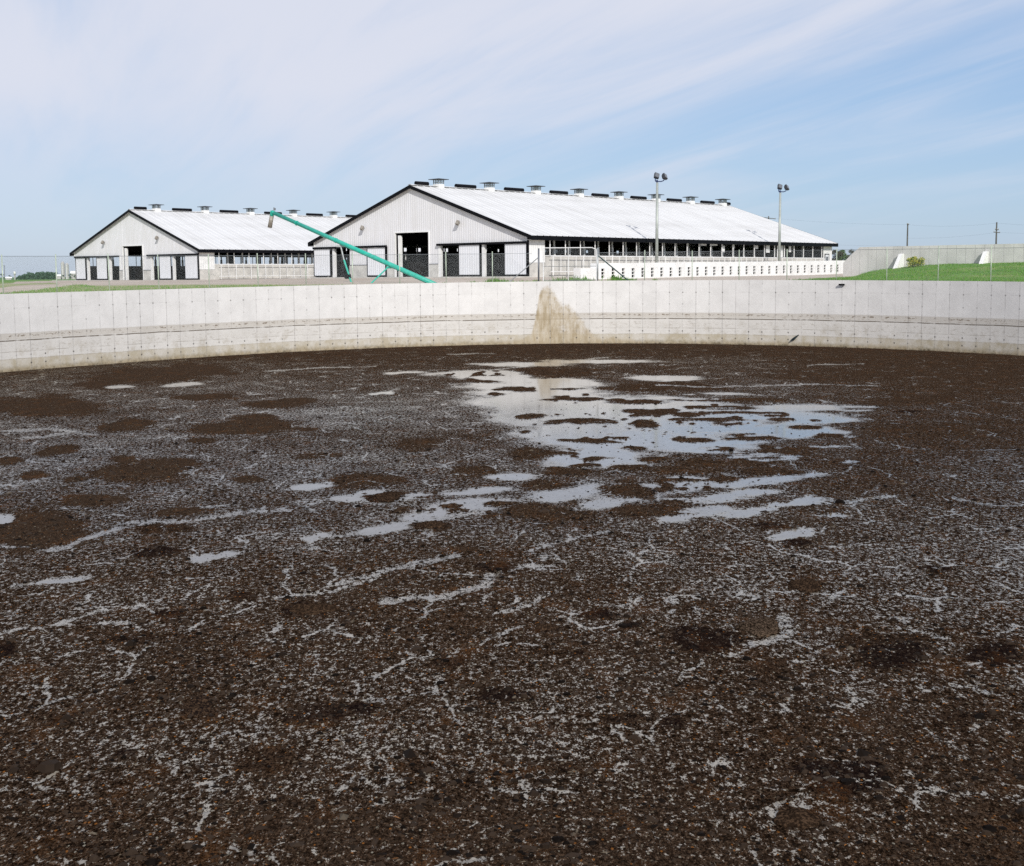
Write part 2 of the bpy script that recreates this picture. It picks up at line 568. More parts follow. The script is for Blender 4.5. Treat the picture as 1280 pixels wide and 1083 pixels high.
def m_pond(nt):
    """Manure: a crust of straw and clods broken by thin liquid that mirrors the sky."""
    p0 = pos(nt)
    p = nd(nt, 'ShaderNodeMapping', {'Vector': p0, 'Scale': (1.0, 0.62, 1.0)}).outputs[0]
    wet, tone = at_f(nt, 'wet'), at_f(nt, 'tone')
    warp = nd(nt, 'ShaderNodeVectorMath', {0: p, 1: nd(nt, 'ShaderNodeVectorMath', {
        0: nd(nt, 'ShaderNodeTexNoise', {'Vector': p, 'Scale': 2.4, 'Detail': 3.0}).outputs[1], 'Scale': 0.35},
        operation='SCALE').outputs[0]}, operation='ADD').outputs[0]
    n_big = noise(nt, p, 1.1, 4.0, 0.55)
    n_mid = noise(nt, p, 5.5, 4.0, 0.6)
    n_all = noise(nt, p, 13.0, 8.0, 0.74, 0.35)
    n_fin = noise(nt, nd(nt, 'ShaderNodeMapping', {'Vector': p, 'Location': (3.1, 7.7, 1.3)}).outputs[0], 40.0, 4.0, 0.7, 0.4)
    n_grit = noise(nt, p, 62.0, 3.0, 0.65)
    vor = nd(nt, 'ShaderNodeTexVoronoi', {'Vector': warp, 'Scale': 0.95}, feature='DISTANCE_TO_EDGE').outputs[0]
    vor2 = nd(nt, 'ShaderNodeTexVoronoi', {'Vector': warp, 'Scale': 3.1}, feature='DISTANCE_TO_EDGE').outputs[0]
    vein = mth(nt, 'MULTIPLY', sstep(nt, vor, 0.035, 0.0), sstep(nt, n_big, 0.46, 0.62))
    vein2 = mth(nt, 'MULTIPLY', sstep(nt, vor2, 0.055, 0.0), sstep(nt, n_mid, 0.42, 0.62))
    veins = mth(nt, 'ADD', mth(nt, 'MULTIPLY', vein, 0.36), mth(nt, 'MULTIPLY', vein2, 0.13))
    gate = sstep(nt, wet, 0.04, 0.20)
    d = mth(nt, 'ADD', mth(nt, 'MULTIPLY', mth(nt, 'SUBTRACT', n_all, 0.5), 2.1),
            mth(nt, 'MULTIPLY', mth(nt, 'SUBTRACT', n_fin, 0.5), 1.25))
    d = mth(nt, 'ADD', d, mth(nt, 'MULTIPLY', mth(nt, 'SUBTRACT', n_big, 0.5), 0.18))
    x = mth(nt, 'ADD', mth(nt, 'ADD', wet, d), mth(nt, 'MULTIPLY', veins, gate))
    L = sstep(nt, x, 0.50, 0.60)
    # crust
    c = mixc(nt, sstep(nt, n_grit, 0.38, 0.60), (0.0022, 0.0013, 0.0009), (0.037, 0.0218, 0.0135))
    c = mixc(nt, mth(nt, 'MULTIPLY', sstep(nt, n_fin, 0.47, 0.62), 0.80), c, (0.100, 0.064, 0.041))
    c = mixc(nt, mth(nt, 'MULTIPLY', sstep(nt, n_all, 0.51, 0.40), 0.85), c, (0.0020, 0.0012, 0.0009))
    c = mixc(nt, mth(nt, 'MULTIPLY', sstep(nt, tone, 0.0, -1.0), 0.78), c, (0.0060, 0.0036, 0.0040))
    c = mixc(nt, mth(nt, 'MULTIPLY', sstep(nt, tone, 0.0, 1.0), 0.70), c, mixc(nt, sstep(nt, n_fin, 0.40, 0.62), (0.017, 0.011, 0.0075), (0.060, 0.040, 0.028)))
    rust = noise(nt, nd(nt, 'ShaderNodeMapping', {'Vector': p, 'Location': (9.2, 1.7, 0)}).outputs[0], 1.7, 5.0, 0.62)
    c = mixc(nt, mth(nt, 'MULTIPLY', sstep(nt, rust, 0.52, 0.70), sstep(nt, n_grit, 0.45, 0.6, 0.1, 0.6)), c, (0.095, 0.042, 0.016))
    cells = nd(nt, 'ShaderNodeTexVoronoi', {'Vector': p, 'Scale': 30.0}, feature='F1')
    cr = nd(nt, 'ShaderNodeSeparateColor', {'Color': cells.outputs['Color']})
    near = sstep(nt, cells.outputs['Distance'], 0.42, 0.30)
    c = mixc(nt, mth(nt, 'MULTIPLY', sstep(nt, cr.outputs[0], 0.96, 0.975), near), c, (0.17, 0.068, 0.018))
    c = mixc(nt, mth(nt, 'MULTIPLY', sstep(nt, cr.outputs[1], 0.962, 0.97), near), c, (0.20, 0.185, 0.15))
    hb = mth(nt, 'ADD', mth(nt, 'MULTIPLY', n_fin, 1.0), mth(nt, 'MULTIPLY', n_grit, 0.6))
    crust = nd(nt, 'ShaderNodeBsdfDiffuse', {'Color': c, 'Roughness': 0.8, 'Normal': bump(nt, hb, 0.9, 0.035)}).outputs[0]
    # liquid with a skin of pale froth where it lies thin
    thick = sstep(nt, wet, 0.62, 0.95)
    froth = at_f(nt, 'froth')
    fk = mth(nt, 'MULTIPLY', froth, sstep(nt, mth(nt, 'ADD', n_fin, mth(nt, 'MULTIPLY', n_mid, 0.6)), 0.62, 0.92, 0.25, 1.0))
    lc = mixc(nt, fk, (0.052, 0.047, 0.043), (0.29, 0.258, 0.205))
    lc = mixc(nt, thick, lc, mixc(nt, sstep(nt, n_mid, 0.4, 0.65), (0.165, 0.155, 0.14), (0.115, 0.105, 0.09)))
    lh = mth(nt, 'ADD', n_mid, mth(nt, 'MULTIPLY', n_fin, 0.7))
    bs = sstep(nt, wet, 0.6, 0.98, 0.30, 0.006)
    up = nd(nt, 'ShaderNodeCombineXYZ', {'X': 0.0, 'Y': 0.0, 'Z': 1.0})
    bn = nd(nt, 'ShaderNodeBump', {'Height': lh, 'Strength': bs, 'Distance': 0.02, 'Normal': up.outputs[0]}).outputs[0]
    liquid = prin(nt, lc, 0.08, IOR=1.48, Normal=bn, spec=0.5)
    return nd(nt, 'ShaderNodeMixShader', {0: L, 1: crust, 2: liquid}).outputs[0]


material('manure', m_pond)


def m_chip(nt):
    r = at_f(nt, 'tint')
    c = mixc(nt, sstep(nt, r, 0.0, 0.6), (0.005, 0.0034, 0.0026), (0.034, 0.023, 0.016))
    c = mixc(nt, sstep(nt, r, 0.90, 0.93), c, (0.115, 0.095, 0.070))
    c = mixc(nt, sstep(nt, r, 0.992, 0.994), c, (0.24, 0.10, 0.03))
    return prin(nt, c, 0.6, spec=0.03)


material('crust_chips', m_chip)


def m_clod(nt):
    p = pos(nt)
    n = noise(nt, p, 30.0, 4.0, 0.65)
    r = nd(nt, 'ShaderNodeObjectInfo').outputs['Random']
    a = mixc(nt, r, (0.012, 0.008, 0.007), (0.020, 0.0125, 0.008))
    c = mixc(nt, sstep(nt, n, 0.44, 0.62), a, (0.075, 0.046, 0.028))
    return prin(nt, c, 0.7, Normal=bump(nt, n, 0.9, 0.03), spec=0.0)


material('clod', m_clod)
material('clod_brown', lambda nt: prin(nt, mixc(nt, sstep(nt, noise(nt, pos(nt), 34.0, 5.0, 0.72), 0.42, 0.60), (0.008, 0.005, 0.003), (0.115, 0.080, 0.055)), 0.75, spec=0.0,
                                       Normal=bump(nt, noise(nt, pos(nt), 28.0, 4.0, 0.65), 0.9, 0.03)))

# ------------------------------------------------------------------ the tank
RIM = np.array([(0, 367.8, 466), (80, 365.8, 459.5), (160, 363.3, 453.6), (240, 360.8, 447.7), (320, 358.4, 442.6),
                (400, 356.8, 438.8), (540, 354.5, 433.4), (640, 352.3, 431), (720, 351.4, 430.2), (800, 350.7, 429.6),
                (880, 350.4, 430.4), (960, 350.3, 431.9), (1040, 350.3, 434.4), (1150, 351.2, 438.7),
                (1200, 351.7, 441.5), (1280, 352.5, 445)])
PT = np.polyfit((RIM[:, 0] - 640) / 640, RIM[:, 1], 4)
PB = np.polyfit((RIM[:, 0] - 640) / 640, RIM[:, 2], 4)


def rim(px):
    """Foot point on the tank's inner face seen at this bearing, and the rim height above the manure there."""
    u = (px - 640) / 640
    b = on_level(px, float(np.polyval(PB, u)), 0.0)
    t = at(px, float(np.polyval(PT, u)), b.y).z
    return b, t


front = []
for px in np.arange(-24, 1308, 4.0):
    b, t = rim(px)
    front.append((b.x, b.y, t, px))
front = np.array(front)
rest_pts = [tuple(front[-1, :2]), (32.6, 58), (35.5, 44), (34, 27), (26, 10), (12, 1.6), (0, 0.25), (-12, 1.6),
            (-27, 10), (-36, 27), (-36.5, 43), (-31.2, 54), tuple(front[0, :2])]


def catmull(P, n=14):
    P = [np.array(p, float) for p in P]
    out = []
    for i in range(len(P) - 1):
        a, b, c, d = P[max(i - 1, 0)], P[i], P[i + 1], P[min(i + 2, len(P) - 1)]
        for k in range(n):
            t = k / n
            out.append(0.5 * ((2 * b) + (-a + c) * t + (2 * a - 5 * b + 4 * c - d) * t * t + (-a + 3 * b - 3 * c + d) * t ** 3))
    return np.array(out)


rest = catmull(rest_pts)[1:]
ring_xy = np.vstack([front[:, :2], rest])
wts = np.linspace(0, 1, len(rest))
ring_top = np.concatenate([front[:, 2], front[-1, 2] * (1 - wts) + front[0, 2] * wts])
CEN = np.array([3.0, 42.0])
ring_ang = np.unwrap(np.arctan2(ring_xy[:, 1] - CEN[1], ring_xy[:, 0] - CEN[0]))
ring_rad = np.hypot(*(ring_xy - CEN).T)
_o = np.argsort(np.mod(ring_ang, 2 * np.pi))
RA, RR, RT = np.mod(ring_ang, 2 * np.pi)[_o], ring_rad[_o], ring_top[_o]


def tank_r(a):
    return np.interp(np.mod(a, 2 * np.pi), RA, RR, period=2 * np.pi)


def tank_top(a):
    return np.interp(np.mod(a, 2 * np.pi), RA, RT, period=2 * np.pi)


def outside(x, y):
    """Distance beyond the tank's inner face, measured from the tank's middle."""
    dx, dy = np.asarray(x) - CEN[0], np.asarray(y) - CEN[1]
    return np.hypot(dx, dy) - tank_r(np.arctan2(dy, dx))


PANEL = 0.885
material('tank_concrete', m_wall)
WALL_T = 0.32
tank = tag(empty('tank_wall', (CEN[0], CEN[1], 0)),
           'long curved pale concrete wall of the manure tank with brown tide lines', 'tank wall')
# solid core behind the form panels: inner face, rim, outer face
nA = len(ring_xy)
dirs = (ring_xy - CEN) / ring_rad[:, None]
cv_, cq_ = [], []
for i in range(nA):
    for off, z in ((0.0065, -1.2), (0.0065, ring_top[i] - 0.035), (WALL_T, ring_top[i] - 0.035), (WALL_T, -1.2)):
        q = ring_xy[i] + dirs[i] * off - CEN
        cv_.append((q[0], q[1], z))
for i in range(nA):
    j = (i + 1) % nA
    for k in range(3):
        cq_.append((4 * i + k, 4 * j + k, 4 * j + k + 1, 4 * i + k + 1))
mesh_np('wall_core', cv_, cq_, None, MAT['concrete_pale'], tank)
# form panels
seg = np.hypot(*np.diff(front[:, :2], axis=0).T)
arc = np.concatenate([[0], np.cumsum(seg)])
arc_px0 = np.interp(655.0, front[:, 3], arc)
k0, k1 = math.ceil((arc[0] - arc_px0) / PANEL), math.floor((arc[-1] - arc_px0) / PANEL)
NU, NV = 8, 34


def stain_at(px, v):
    """Extent of the brown splash below the fill pipe (px = bearing, v = height share)."""
    top = np.interp(px, [662, 670, 674, 678, 684, 690, 695, 700, 704, 711, 718, 726, 736, 748],
                    [0.05, 0.45, 0.82, 0.92, 0.95, 0.90, 0.82, 0.68, 0.64, 0.65, 0.58, 0.42, 0.26, 0.08])
    s = ss(top - v, -0.09, 0.12)
    s = s * np.where(px > 700, 0.70, np.where(px < 690, 1.0, .86)) * (0.80 + 0.20 * ss(0.6 - v, -.1, .2))
    lowb = np.interp(px, [580, 640, 665, 760, 830], [0.03, 0.10, 0.17, 0.13, 0.03])
    return np.maximum(s, 0.70 * ss(lowb - v, -0.06, 0.08))


for k in range(k0, k1):
    a0, a1 = arc_px0 + k * PANEL + 0.001, arc_px0 + (k + 1) * PANEL - 0.001
    V, Q, UV, ST = [], [], [], []
    push = random.uniform(-0.001, 0.001)
    for iu in range(-1, NU + 2):
        s_ = a0 + (a1 - a0) * min(max(iu, 0), NU) / NU
        x_, y_ = np.interp(s_, arc, front[:, 0]), np.interp(s_, arc, front[:, 1])
        t_, px_ = np.interp(s_, arc, front[:, 2]), np.interp(s_, arc, front[:, 3])
        d_ = np.array([x_, y_]) - CEN
        d_ = d_ / np.hypot(*d_)
        back = push + 0.005 if iu in (-1, NU + 1) else push
        for iv in range(NV + 2):
            vv = min(iv, NV) / NV
            bk = 0.12 if iv == NV + 1 else back
            V.append((x_ + d_[0] * bk - CEN[0], y_ + d_[1] * bk - CEN[1], -0.25 + (t_ + 0.25) * vv))
            UV.append(((s_ - arc_px0) / PANEL, ((-0.25 + (t_ + 0.25) * vv) / t_)))
            ST.append(float(stain_at(px_, UV[-1][1])))
    for iu in range(NU + 2):
        for iv in range(NV + 1):
            b = iu * (NV + 2) + iv
            Q.append((b, b + NV + 2, b + NV + 3, b + 1))
    o = mesh_np('concrete_panel', V, Q, None, MAT['tank_concrete'], tank)
    uvl = o.data.uv_layers.new(name='UVMap')
    li = np.empty(len(o.data.loops), np.int32)
    o.data.loops.foreach_get('vertex_index', li)
    uvl.data.foreach_set('uv', np.array(UV, np.float32)[li].ravel())
    attr(o, 'stain', ST)
# dark outlet slot near the rim and a broken strip of liner stuck to the wall
pz = at(1052, 356.0, rim(1052)[0].y - 0.08)
MB().box((pz.x - CEN[0], pz.y - CEN[1], pz.z), (0.36, 0.10, 0.10), Matrix.Rotation(-0.55, 3, 'Z')).build('outlet_slot', MAT['black_trim'], tank)

# ------------------------------------------------------------------ ground height
CTRL = np.array([(7, 108, -.56), (20, 122, -.42), (42, 147, -.22), (1.5, 118, -.36), (-10, 128, -.36), (-21, 138, -.38),
                 (-38, 157, -.52), (-62, 177, -.60), (-10, 100, -.52), (-25, 105, -.62), (-40, 120, -.70),
                 (31, 115, -.44), (22, 98, -.58), (30, 125, -.42), (26, 106, -.54), (60, 130, -.2), (-70, 120, -1.0), (0, 175, -.3), (-45, 75, -1.0)])


def ground_z(x, y):
    x, y = np.asarray(x, float), np.asarray(y, float)
    ang = np.arctan2(y - CEN[1], x - CEN[0])
    d = outside(x, y) - WALL_T
    num, den = 0.0, 0.0
    for cx_, cy_, cz_ in CTRL:
        w = 1.0 / (((x - cx_) ** 2 + (y - cy_) ** 2) + 20.0) ** 1.5
        num, den = num + w * cz_, den + w
    P = num / den
    far = np.hypot(x, y)
    P = P - 2.9 * ss(far, 170, 1300)
    w = np.maximum(-(x - 31) * .668 - (y - 115) * .744, 0)
    s = (x - 31) * .744 - (y - 115) * .668 - .5 * w
    P = P + 1.12 * (1 - np.exp(-np.maximum(s, 0) / 3.6)) * np.clip(1 - w / 27, 0, 1) * (1 - ss(far, 220, 400))
    rimz = tank_top(ang) - 0.07 - EYE
    return EYE + rimz + (P - rimz) * ss(d, 0.0, 14.0)


nang = 1100
angs = np.concatenate([np.linspace(math.radians(20), math.radians(160), nang, endpoint=False),
                       np.linspace(math.radians(160), math.radians(380), 160, endpoint=False)])
offs = np.concatenate([[WALL_T, WALL_T + .15, .7, 1.0], np.arange(1.5, 30, .6), 30 * 1.045 ** np.arange(0, 60), [500, 640, 800, 1000, 1250, 1500, 2000, 3000, 5000, 9000]])
A, O = np.meshgrid(angs, offs, indexing='ij')
RR0 = tank_r(A)
GX, GY = CEN[0] + np.cos(A) * (RR0 + O), CEN[1] + np.sin(A) * (RR0 + O)
GZ = ground_z(GX, GY) + np.where((O > .8) & (O < 200), (fbm(GX * .35, GY * .35) - .5) * .06, 0)
gpx, gpy = project(np.stack([GX, GY, GZ], -1))
gpx = np.nan_to_num(gpx, nan=-999)
strip = np.interp(gpx, [0, 60, 150, 250, 400, 470, 540], [36, 28, 18, 12, 5, 2.0, 0.0])


def seg_d(x, y, P):
    d = np.full(np.shape(x), 1e9)
    for (x0, y0), (x1, y1) in zip(P[:-1], P[1:]):
        vx, vy = x1 - x0, y1 - y0
        t = np.clip(((x - x0) * vx + (y - y0) * vy) / (vx * vx + vy * vy), 0, 1)
        d = np.minimum(d, np.hypot(x - x0 - t * vx, y - y0 - t * vy))
    return d


def grass_amount(x, y, px, off):
    lane1 = seg_d(x, y, [(-60, 30), (-40, 55), (-29.5, 69), (-33.5, 90), (-37, 105), (-39, 118)])
    lane2 = seg_d(x, y, [(-90, 90), (-56, 104), (-50, 133), (-60, 160), (-64, 185)])
    yard = (x > -66) & (x < 46) & (y > 60) & (y < 215) & (x > -36 - (y - 105) * 0.42)
    g = np.ones(np.shape(x))
    g = np.where(yard, 0.0, g)
    stripg = ss(np.interp(px, [0, 60, 150, 250, 400, 470, 540], [36, 28, 18, 12, 5, 2.0, 0.0]) - off, -1.5, 1.5)
    g = np.where(yard & (px < 540), np.maximum(g, stripg), g)
    g = np.where(px > 900, np.maximum(g, ss((x - 17.8) - (y - 82) * 0.405, -0.6, 1.0)), g)
    g = np.where(off < 1.6, np.maximum(g, 0.34 * ss(np.abs(px - 700), 160, 60)), g)
    g = g * ss(lane1, 1.6, 2.6) * (0.15 + 0.85 * ss(lane2, 1.4, 2.2))
    return g


grassA = grass_amount(GX, GY, gpx, O)
na, no = A.shape
idx = np.arange(na * no).reshape(na, no)
nxt = np.roll(idx, -1, axis=0)
Q = np.stack([idx[:, :-1], nxt[:, :-1], nxt[:, 1:], idx[:, 1:]], -1).reshape(-1, 4)
ground = mesh_np('ground', np.stack([GX, GY, GZ], -1).reshape(-1, 3), Q[:, ::-1], None, MAT['ground'], None, True)
attr(ground, 'grass', grassA)
attr(ground, 'dry', ss(GX, -2, -12) * ss(np.hypot(GX, GY), 160, 120))
attr(ground, 'crop', ss(np.hypot(GX, GY), 190, 330))
tag(ground, kind='structure')

# ------------------------------------------------------------------ manure surface
gx = np.arange(-38, 37.6, 0.072)
gy = [2.0]
while gy[-1] < 92:
    gy.append(gy[-1] + max(0.05, gy[-1] * 0.0055))
gy = np.array(gy)
PX, PY = np.meshgrid(gx, gy, indexing='ij')
inside = outside(PX, PY) < 0.14
upx, upy = project(np.stack([PX, PY, np.zeros_like(PX)], -1))
upx, upy = np.nan_to_num(upx, nan=-9999), np.nan_to_num(upy, nan=9999)
jx = (fbm(PX * .55, PY * .55) - .5)
jy = (fbm(PX * .55 + 40, PY * .55 + 11) - .5)
patch = fbm(PX * .16 + 3, PY * .16 + 8, 4)
patch2 = fbm(PX * .8 + 31, PY * .8 + 2, 4)
base = np.interp(upy, [425, 445, 470, 500, 600, 660, 720, 800, 900, 1000, 1083],
                 [.22, .28, .33, .37, .395, .415, .378, .354, .345, .335, .305])
right = ss(upx, 900, 1120) * ss(upy, 640, 560)
wet = base - 0.09 * right + (patch - .5) * 0.20 + (patch2 - .5) * 0.10
lav = ss(upx, 760, 620) * ss(upy, 480, 510) * ss(upy, 640, 600)
wet = wet + 0.035 * lav + 0.012 * ss(upx, 620, 420) * ss(upy, 450, 480) * ss(upy, 760, 660)
tone = (patch2 - .5) * 1.0 + 0.25
wet = np.clip(wet, 0.10, 0.52)


fine_wob = fbm(PX * .9, PY * .55 + 9, 5, .62) - .5


def blob(cx_, cy_, rx, ry, w, t=None, soft=.12, wob=1.0, amt=1.0):
    global wet, tone
    m = (np.abs(upx - cx_) < rx * 1.9 + 6) & (np.abs(upy - cy_) < ry * 1.9 + 4)
    if not m.any():
        return
    # outline wobble: long along x as seen, short along y
    kx, ky = 1.6 / max(rx, 6), 1.6 / max(ry, 3)
    n1 = fbm(upx[m] * kx + cx_, upy[m] * ky + cy_, 4, .6) - .5
    n2 = fine_wob[m]
    d = np.hypot((upx[m] - cx_) / rx, (upy[m] - cy_) / ry) + (n1 * 0.85 + n2 * .9) * wob
    f = ss(d, 1 + soft, 1 - soft) * amt
    wet[m] = wet[m] * (1 - f) + w * f
    if t is not None:
        tone[m] = tone[m] * (1 - f) + t * f


def cluster(cx_, cy_, rx, ry, w, t=None, soft=.12, wob=1.0, n=4, tilt=-.12, amt=1.0, core=.62):
    r = random.Random(int(cx_ * 13 + cy_ * 7))
    blob(cx_, cy_, rx * core, ry * core * 1.15, w, t, soft, wob, amt)
    for _ in range(n):
        ox = r.uniform(-.72, .72) * rx
        oy = r.uniform(-.45, .45) * ry + tilt * ox * min(1.0, ry / 6)
        blob(cx_ + ox, cy_ + oy, rx * r.uniform(.22, .5), ry * r.uniform(.28, .6), w, t, soft, wob, amt)


def streakline(P, wpx, w, amt=1.0):
    """A narrow run of open liquid following a line on the crust."""
    global wet
    for (x0, y0), (x1, y1) in zip(P[:-1], P[1:]):
        m = (upx > min(x0, x1) - 12) & (upx < max(x0, x1) + 12) & (upy > min(y0, y1) - 12) & (upy < max(y0, y1) + 12)
        if not m.any():
            continue
        vx, vy = x1 - x0, y1 - y0
        x, y = upx[m], upy[m]
        y = y + (fbm(x * .035, y * .03, 4) - .5) * 4 * wpx
        t = np.clip(((x - x0) * vx + (y - y0) * vy) / (vx * vx + vy * vy), 0, 1)
        d = np.hypot((x - x0 - t * vx) * .5, y - y0 - t * vy) / (wpx * (0.15 + 1.7 * fbm(x * .07 + 7, y * .05, 3)))
        f = ss(d, 1.3, .6) * amt
        wet[m] = np.maximum(wet[m], wet[m] * (1 - f) + w * f)


# dry rafts of crust on the left
for b in [(190, 470, 84, 11), (55, 508, 84, 14), (190, 588, 66, 15), (318, 532, 66, 12), (45, 669, 76, 25), (165, 531, 36, 7),
          (75, 563, 26, 5), (10, 577, 16, 5), (255, 551, 16, 4), (40, 594, 18, 5), (95, 599, 14, 4), (155, 575, 18, 5), (430, 448, 60, 3),
          (520, 556, 30, 8), (380, 537, 26, 3), (460, 600, 46, 11), (590, 590, 36, 8), (345, 505, 50, 5), (250, 497, 40, 4),
          (120, 625, 40, 7), (310, 600, 26, 4), (230, 640, 30, 5), (400, 570, 30, 4), (1040, 470, 120, 8), (1200, 470, 90, 10), (1150, 500, 120, 7)]:
    cluster(b[0], b[1], b[2] * 1.1, b[3] * 1.1, 0.06 if b[0] < 400 else 0.20, 0.9 if b[0] < 400 else 0.4, .5, 1.1)
# open liquid: the big sky-bright pool and its arms
for b in [(606, 469, 58, 6), (668, 480, 84, 9), (690, 500, 92, 13), (742, 524, 112, 13), (775, 548, 112, 13), (738, 572, 62, 12), (800, 508, 125, 10),
          (865, 530, 125, 12), (880, 556, 66, 10), (930, 520, 105, 7), (1000, 540, 62, 8), (836, 473, 44, 3), (652, 456, 52, 2.6), (752, 452, 60, 2.2),
          (1005, 510, 70, 4), (1030, 525, 40, 4), (722, 615, 42, 9), (838, 608, 62, 9), (905, 622, 50, 5), (872, 641, 34, 6), (745, 632, 26, 6),
          (548, 640, 64, 7), (500, 622, 34, 5), (394, 608, 21, 3.5), (450, 621, 28, 5), (590, 616, 40, 3.5), (640, 596, 28, 4), (480, 662, 28, 5),
          (272, 695, 26, 4.5), (76, 727, 26, 2.6), (4, 650, 12, 7), (395, 672, 16, 5), (505, 466, 20, 1.6), (476, 492, 12, 1.6), (148, 484, 14, 2),
          (228, 481, 18, 2.2), (960, 600, 60, 4), (985, 630, 40, 4), (992, 668, 22, 5), (940, 640, 28, 4)]:
    big_ = b[1] < 600 and b[0] > 540
    if big_:
        blob(b[0], b[1], b[2] * 1.04, b[3] * 1.06, 1.0, None, .40, 1.0)
    else:
        cluster(b[0], b[1], b[2] * 1.25, b[3] * 1.15, 0.86, None, .7, 1.3, 11, -.20, 1.0, .34)
for b in [(731, 526, 54, 6), (802, 530, 21, 7), (790, 502.5, 51, 4.4), (832, 484, 108, 6), (702, 464.5, 76, 7), (860, 550, 27, 5), (892, 525, 60, 3.4),
          (900, 510, 66, 2.8), (905, 516, 66, 2.4), (905, 561, 24, 4), (937, 547.5, 38, 4), (815, 574.5, 25, 4.6), (870, 580, 34, 5), (759, 570, 11, 3),
          (712, 590, 34, 6), (780, 585, 30, 4.5), (848, 588, 32, 5), (845, 600, 36, 4.5), (654, 488, 17, 4.6), (711, 486.5, 22, 1.8), (782, 612, 46, 12),
          (682, 606, 36, 8), (660, 568, 36, 10), (670, 520, 26, 5), (690, 497, 12, 1.6), (745, 553, 12, 3), (775, 548, 16, 2.4), (790, 560, 22, 2.6),
          (940, 576, 40, 10), (985, 565, 40, 8), (1000, 535, 26, 4), (975, 525, 20, 3), (690, 640, 60, 12), (620, 630, 24, 4), (960, 590, 40, 5),
          (800, 640, 60, 8), (905, 600, 24, 5), (860, 627, 30, 5), (930, 500, 90, 3), (1040, 545, 24, 4), (1010, 573, 26, 4)]:
    cluster(b[0], b[1], b[2] * 1.0, b[3] * .98, 0.16, 0.2, .5, 1.25, 4, 0.0)
for _ in range(42):
    q = random.choice([(900, 520, 130, 26), (960, 545, 90, 30), (860, 590, 100, 16), (740, 500, 140, 22), (700, 560, 70, 22), (620, 470, 60, 8)])
    rx_ = random.uniform(8, 30)
    cluster(q[0] + random.uniform(-1, 1) * q[2], q[1] + random.uniform(-1, 1) * q[3], rx_, rx_ * .09 + random.uniform(.6, 1.6), .15, .2, .5, 1.2, 3, 0.0)
for _ in range(45):
    cluster(random.uniform(850, 1070), random.uniform(490, 650), random.uniform(10, 40), random.uniform(.8, 2.4), .80, None, .7, 1.3, 4, 0.0, 1.0, .4)
for _ in range(150):
    q = random.choice([(606, 469, 58, 6), (690, 495, 100, 16), (760, 530, 120, 22), (860, 530, 120, 22), (735, 565, 60, 16), (840, 608, 60, 9), (560, 640, 60, 8)])
    sz = random.choice([2, 2.5, 3, 4, 6, 9])
    blob(q[0] + random.gauss(0, .5) * q[2], q[1] + random.gauss(0, .5) * q[3], sz * 1.3, sz * .28 + .35, .12, .2, .3, 1.1)
for b in [(640, 474, 60, 5), (655, 496, 46, 7), (700, 512, 56, 8), (725, 540, 46, 9), (745, 562, 40, 8)]:
    cluster(b[0], b[1], b[2], b[3], 1.0, None, .5, 1.2, 5, .1, 1.0, .6)
for b in [(690, 500, 26, 1.6), (735, 527, 40, 3.6), (655, 487, 16, 2.5), (760, 553, 18, 2), (712, 551, 14, 2)]:
    cluster(b[0], b[1], b[2], b[3], .15, .2, .5, 1.2, 4, 0.0)
# narrow runs
for P, w in [([(0, 680), (60, 690), (125, 668), (150, 660)], 3), ([(20, 733), (75, 726), (110, 722)], 3.5), ([(150, 655), (230, 652), (330, 636)], 2.5),
             ([(400, 672), (470, 663), (520, 652), (600, 640)], 3.5), ([(420, 730), (470, 716), (520, 706), (570, 696)], 3.5),
             ([(480, 752), (560, 745), (604, 735), (612, 716)], 4.5), ([(612, 716), (690, 706)], 3.5), ([(600, 805), (640, 785), (650, 782)], 2.5),
             ([(615, 765), (660, 756), (684, 745)], 3), ([(660, 690), (700, 676), (760, 664)], 2), ([(0, 790), (60, 782), (120, 766), (200, 752)], 2.5),
             ([(120, 782), (160, 778), (175, 790)], 3), ([(340, 750), (420, 738), (470, 722)], 2.2), ([(980, 770), (985, 790), (940, 806)], 5),
             ([(930, 812), (910, 820), (860, 800)], 3), ([(995, 990), (1010, 1010), (985, 1000), (962, 1010)], 4), ([(960, 1010), (970, 1030)], 3),
             ([(1040, 960), (1075, 970), (1060, 990), (1030, 1000)], 4), ([(440, 1050), (480, 1066)], 4), ([(560, 1060), (580, 1083)], 4),
             ([(660, 1070), (700, 1050), (740, 1040)], 3.5), ([(380, 1020), (430, 1012), (520, 1000)], 3), ([(820, 482), (900, 484), (1000, 481)], 1.0),
             ([(1010, 457), (1080, 455)], .7), ([(1000, 480), (1100, 483)], .6), ([(1000, 626), (1060, 628), (1120, 620)], 2),
             ([(1190, 622), (1240, 630)], 2), ([(620, 462), (760, 447)], 1.0), ([(330, 464), (400, 460), (470, 458)], .8), ([(560, 443), (620, 442)], .8),
             ([(0, 540), (60, 536), (120, 543)], 1.6), ([(30, 548), (90, 541)], 1.6), ([(1140, 790), (1180, 800)], 2), ([(1280, 1000), (1200, 990)], 3)]:
    streakline(P, w * .8, 0.62)
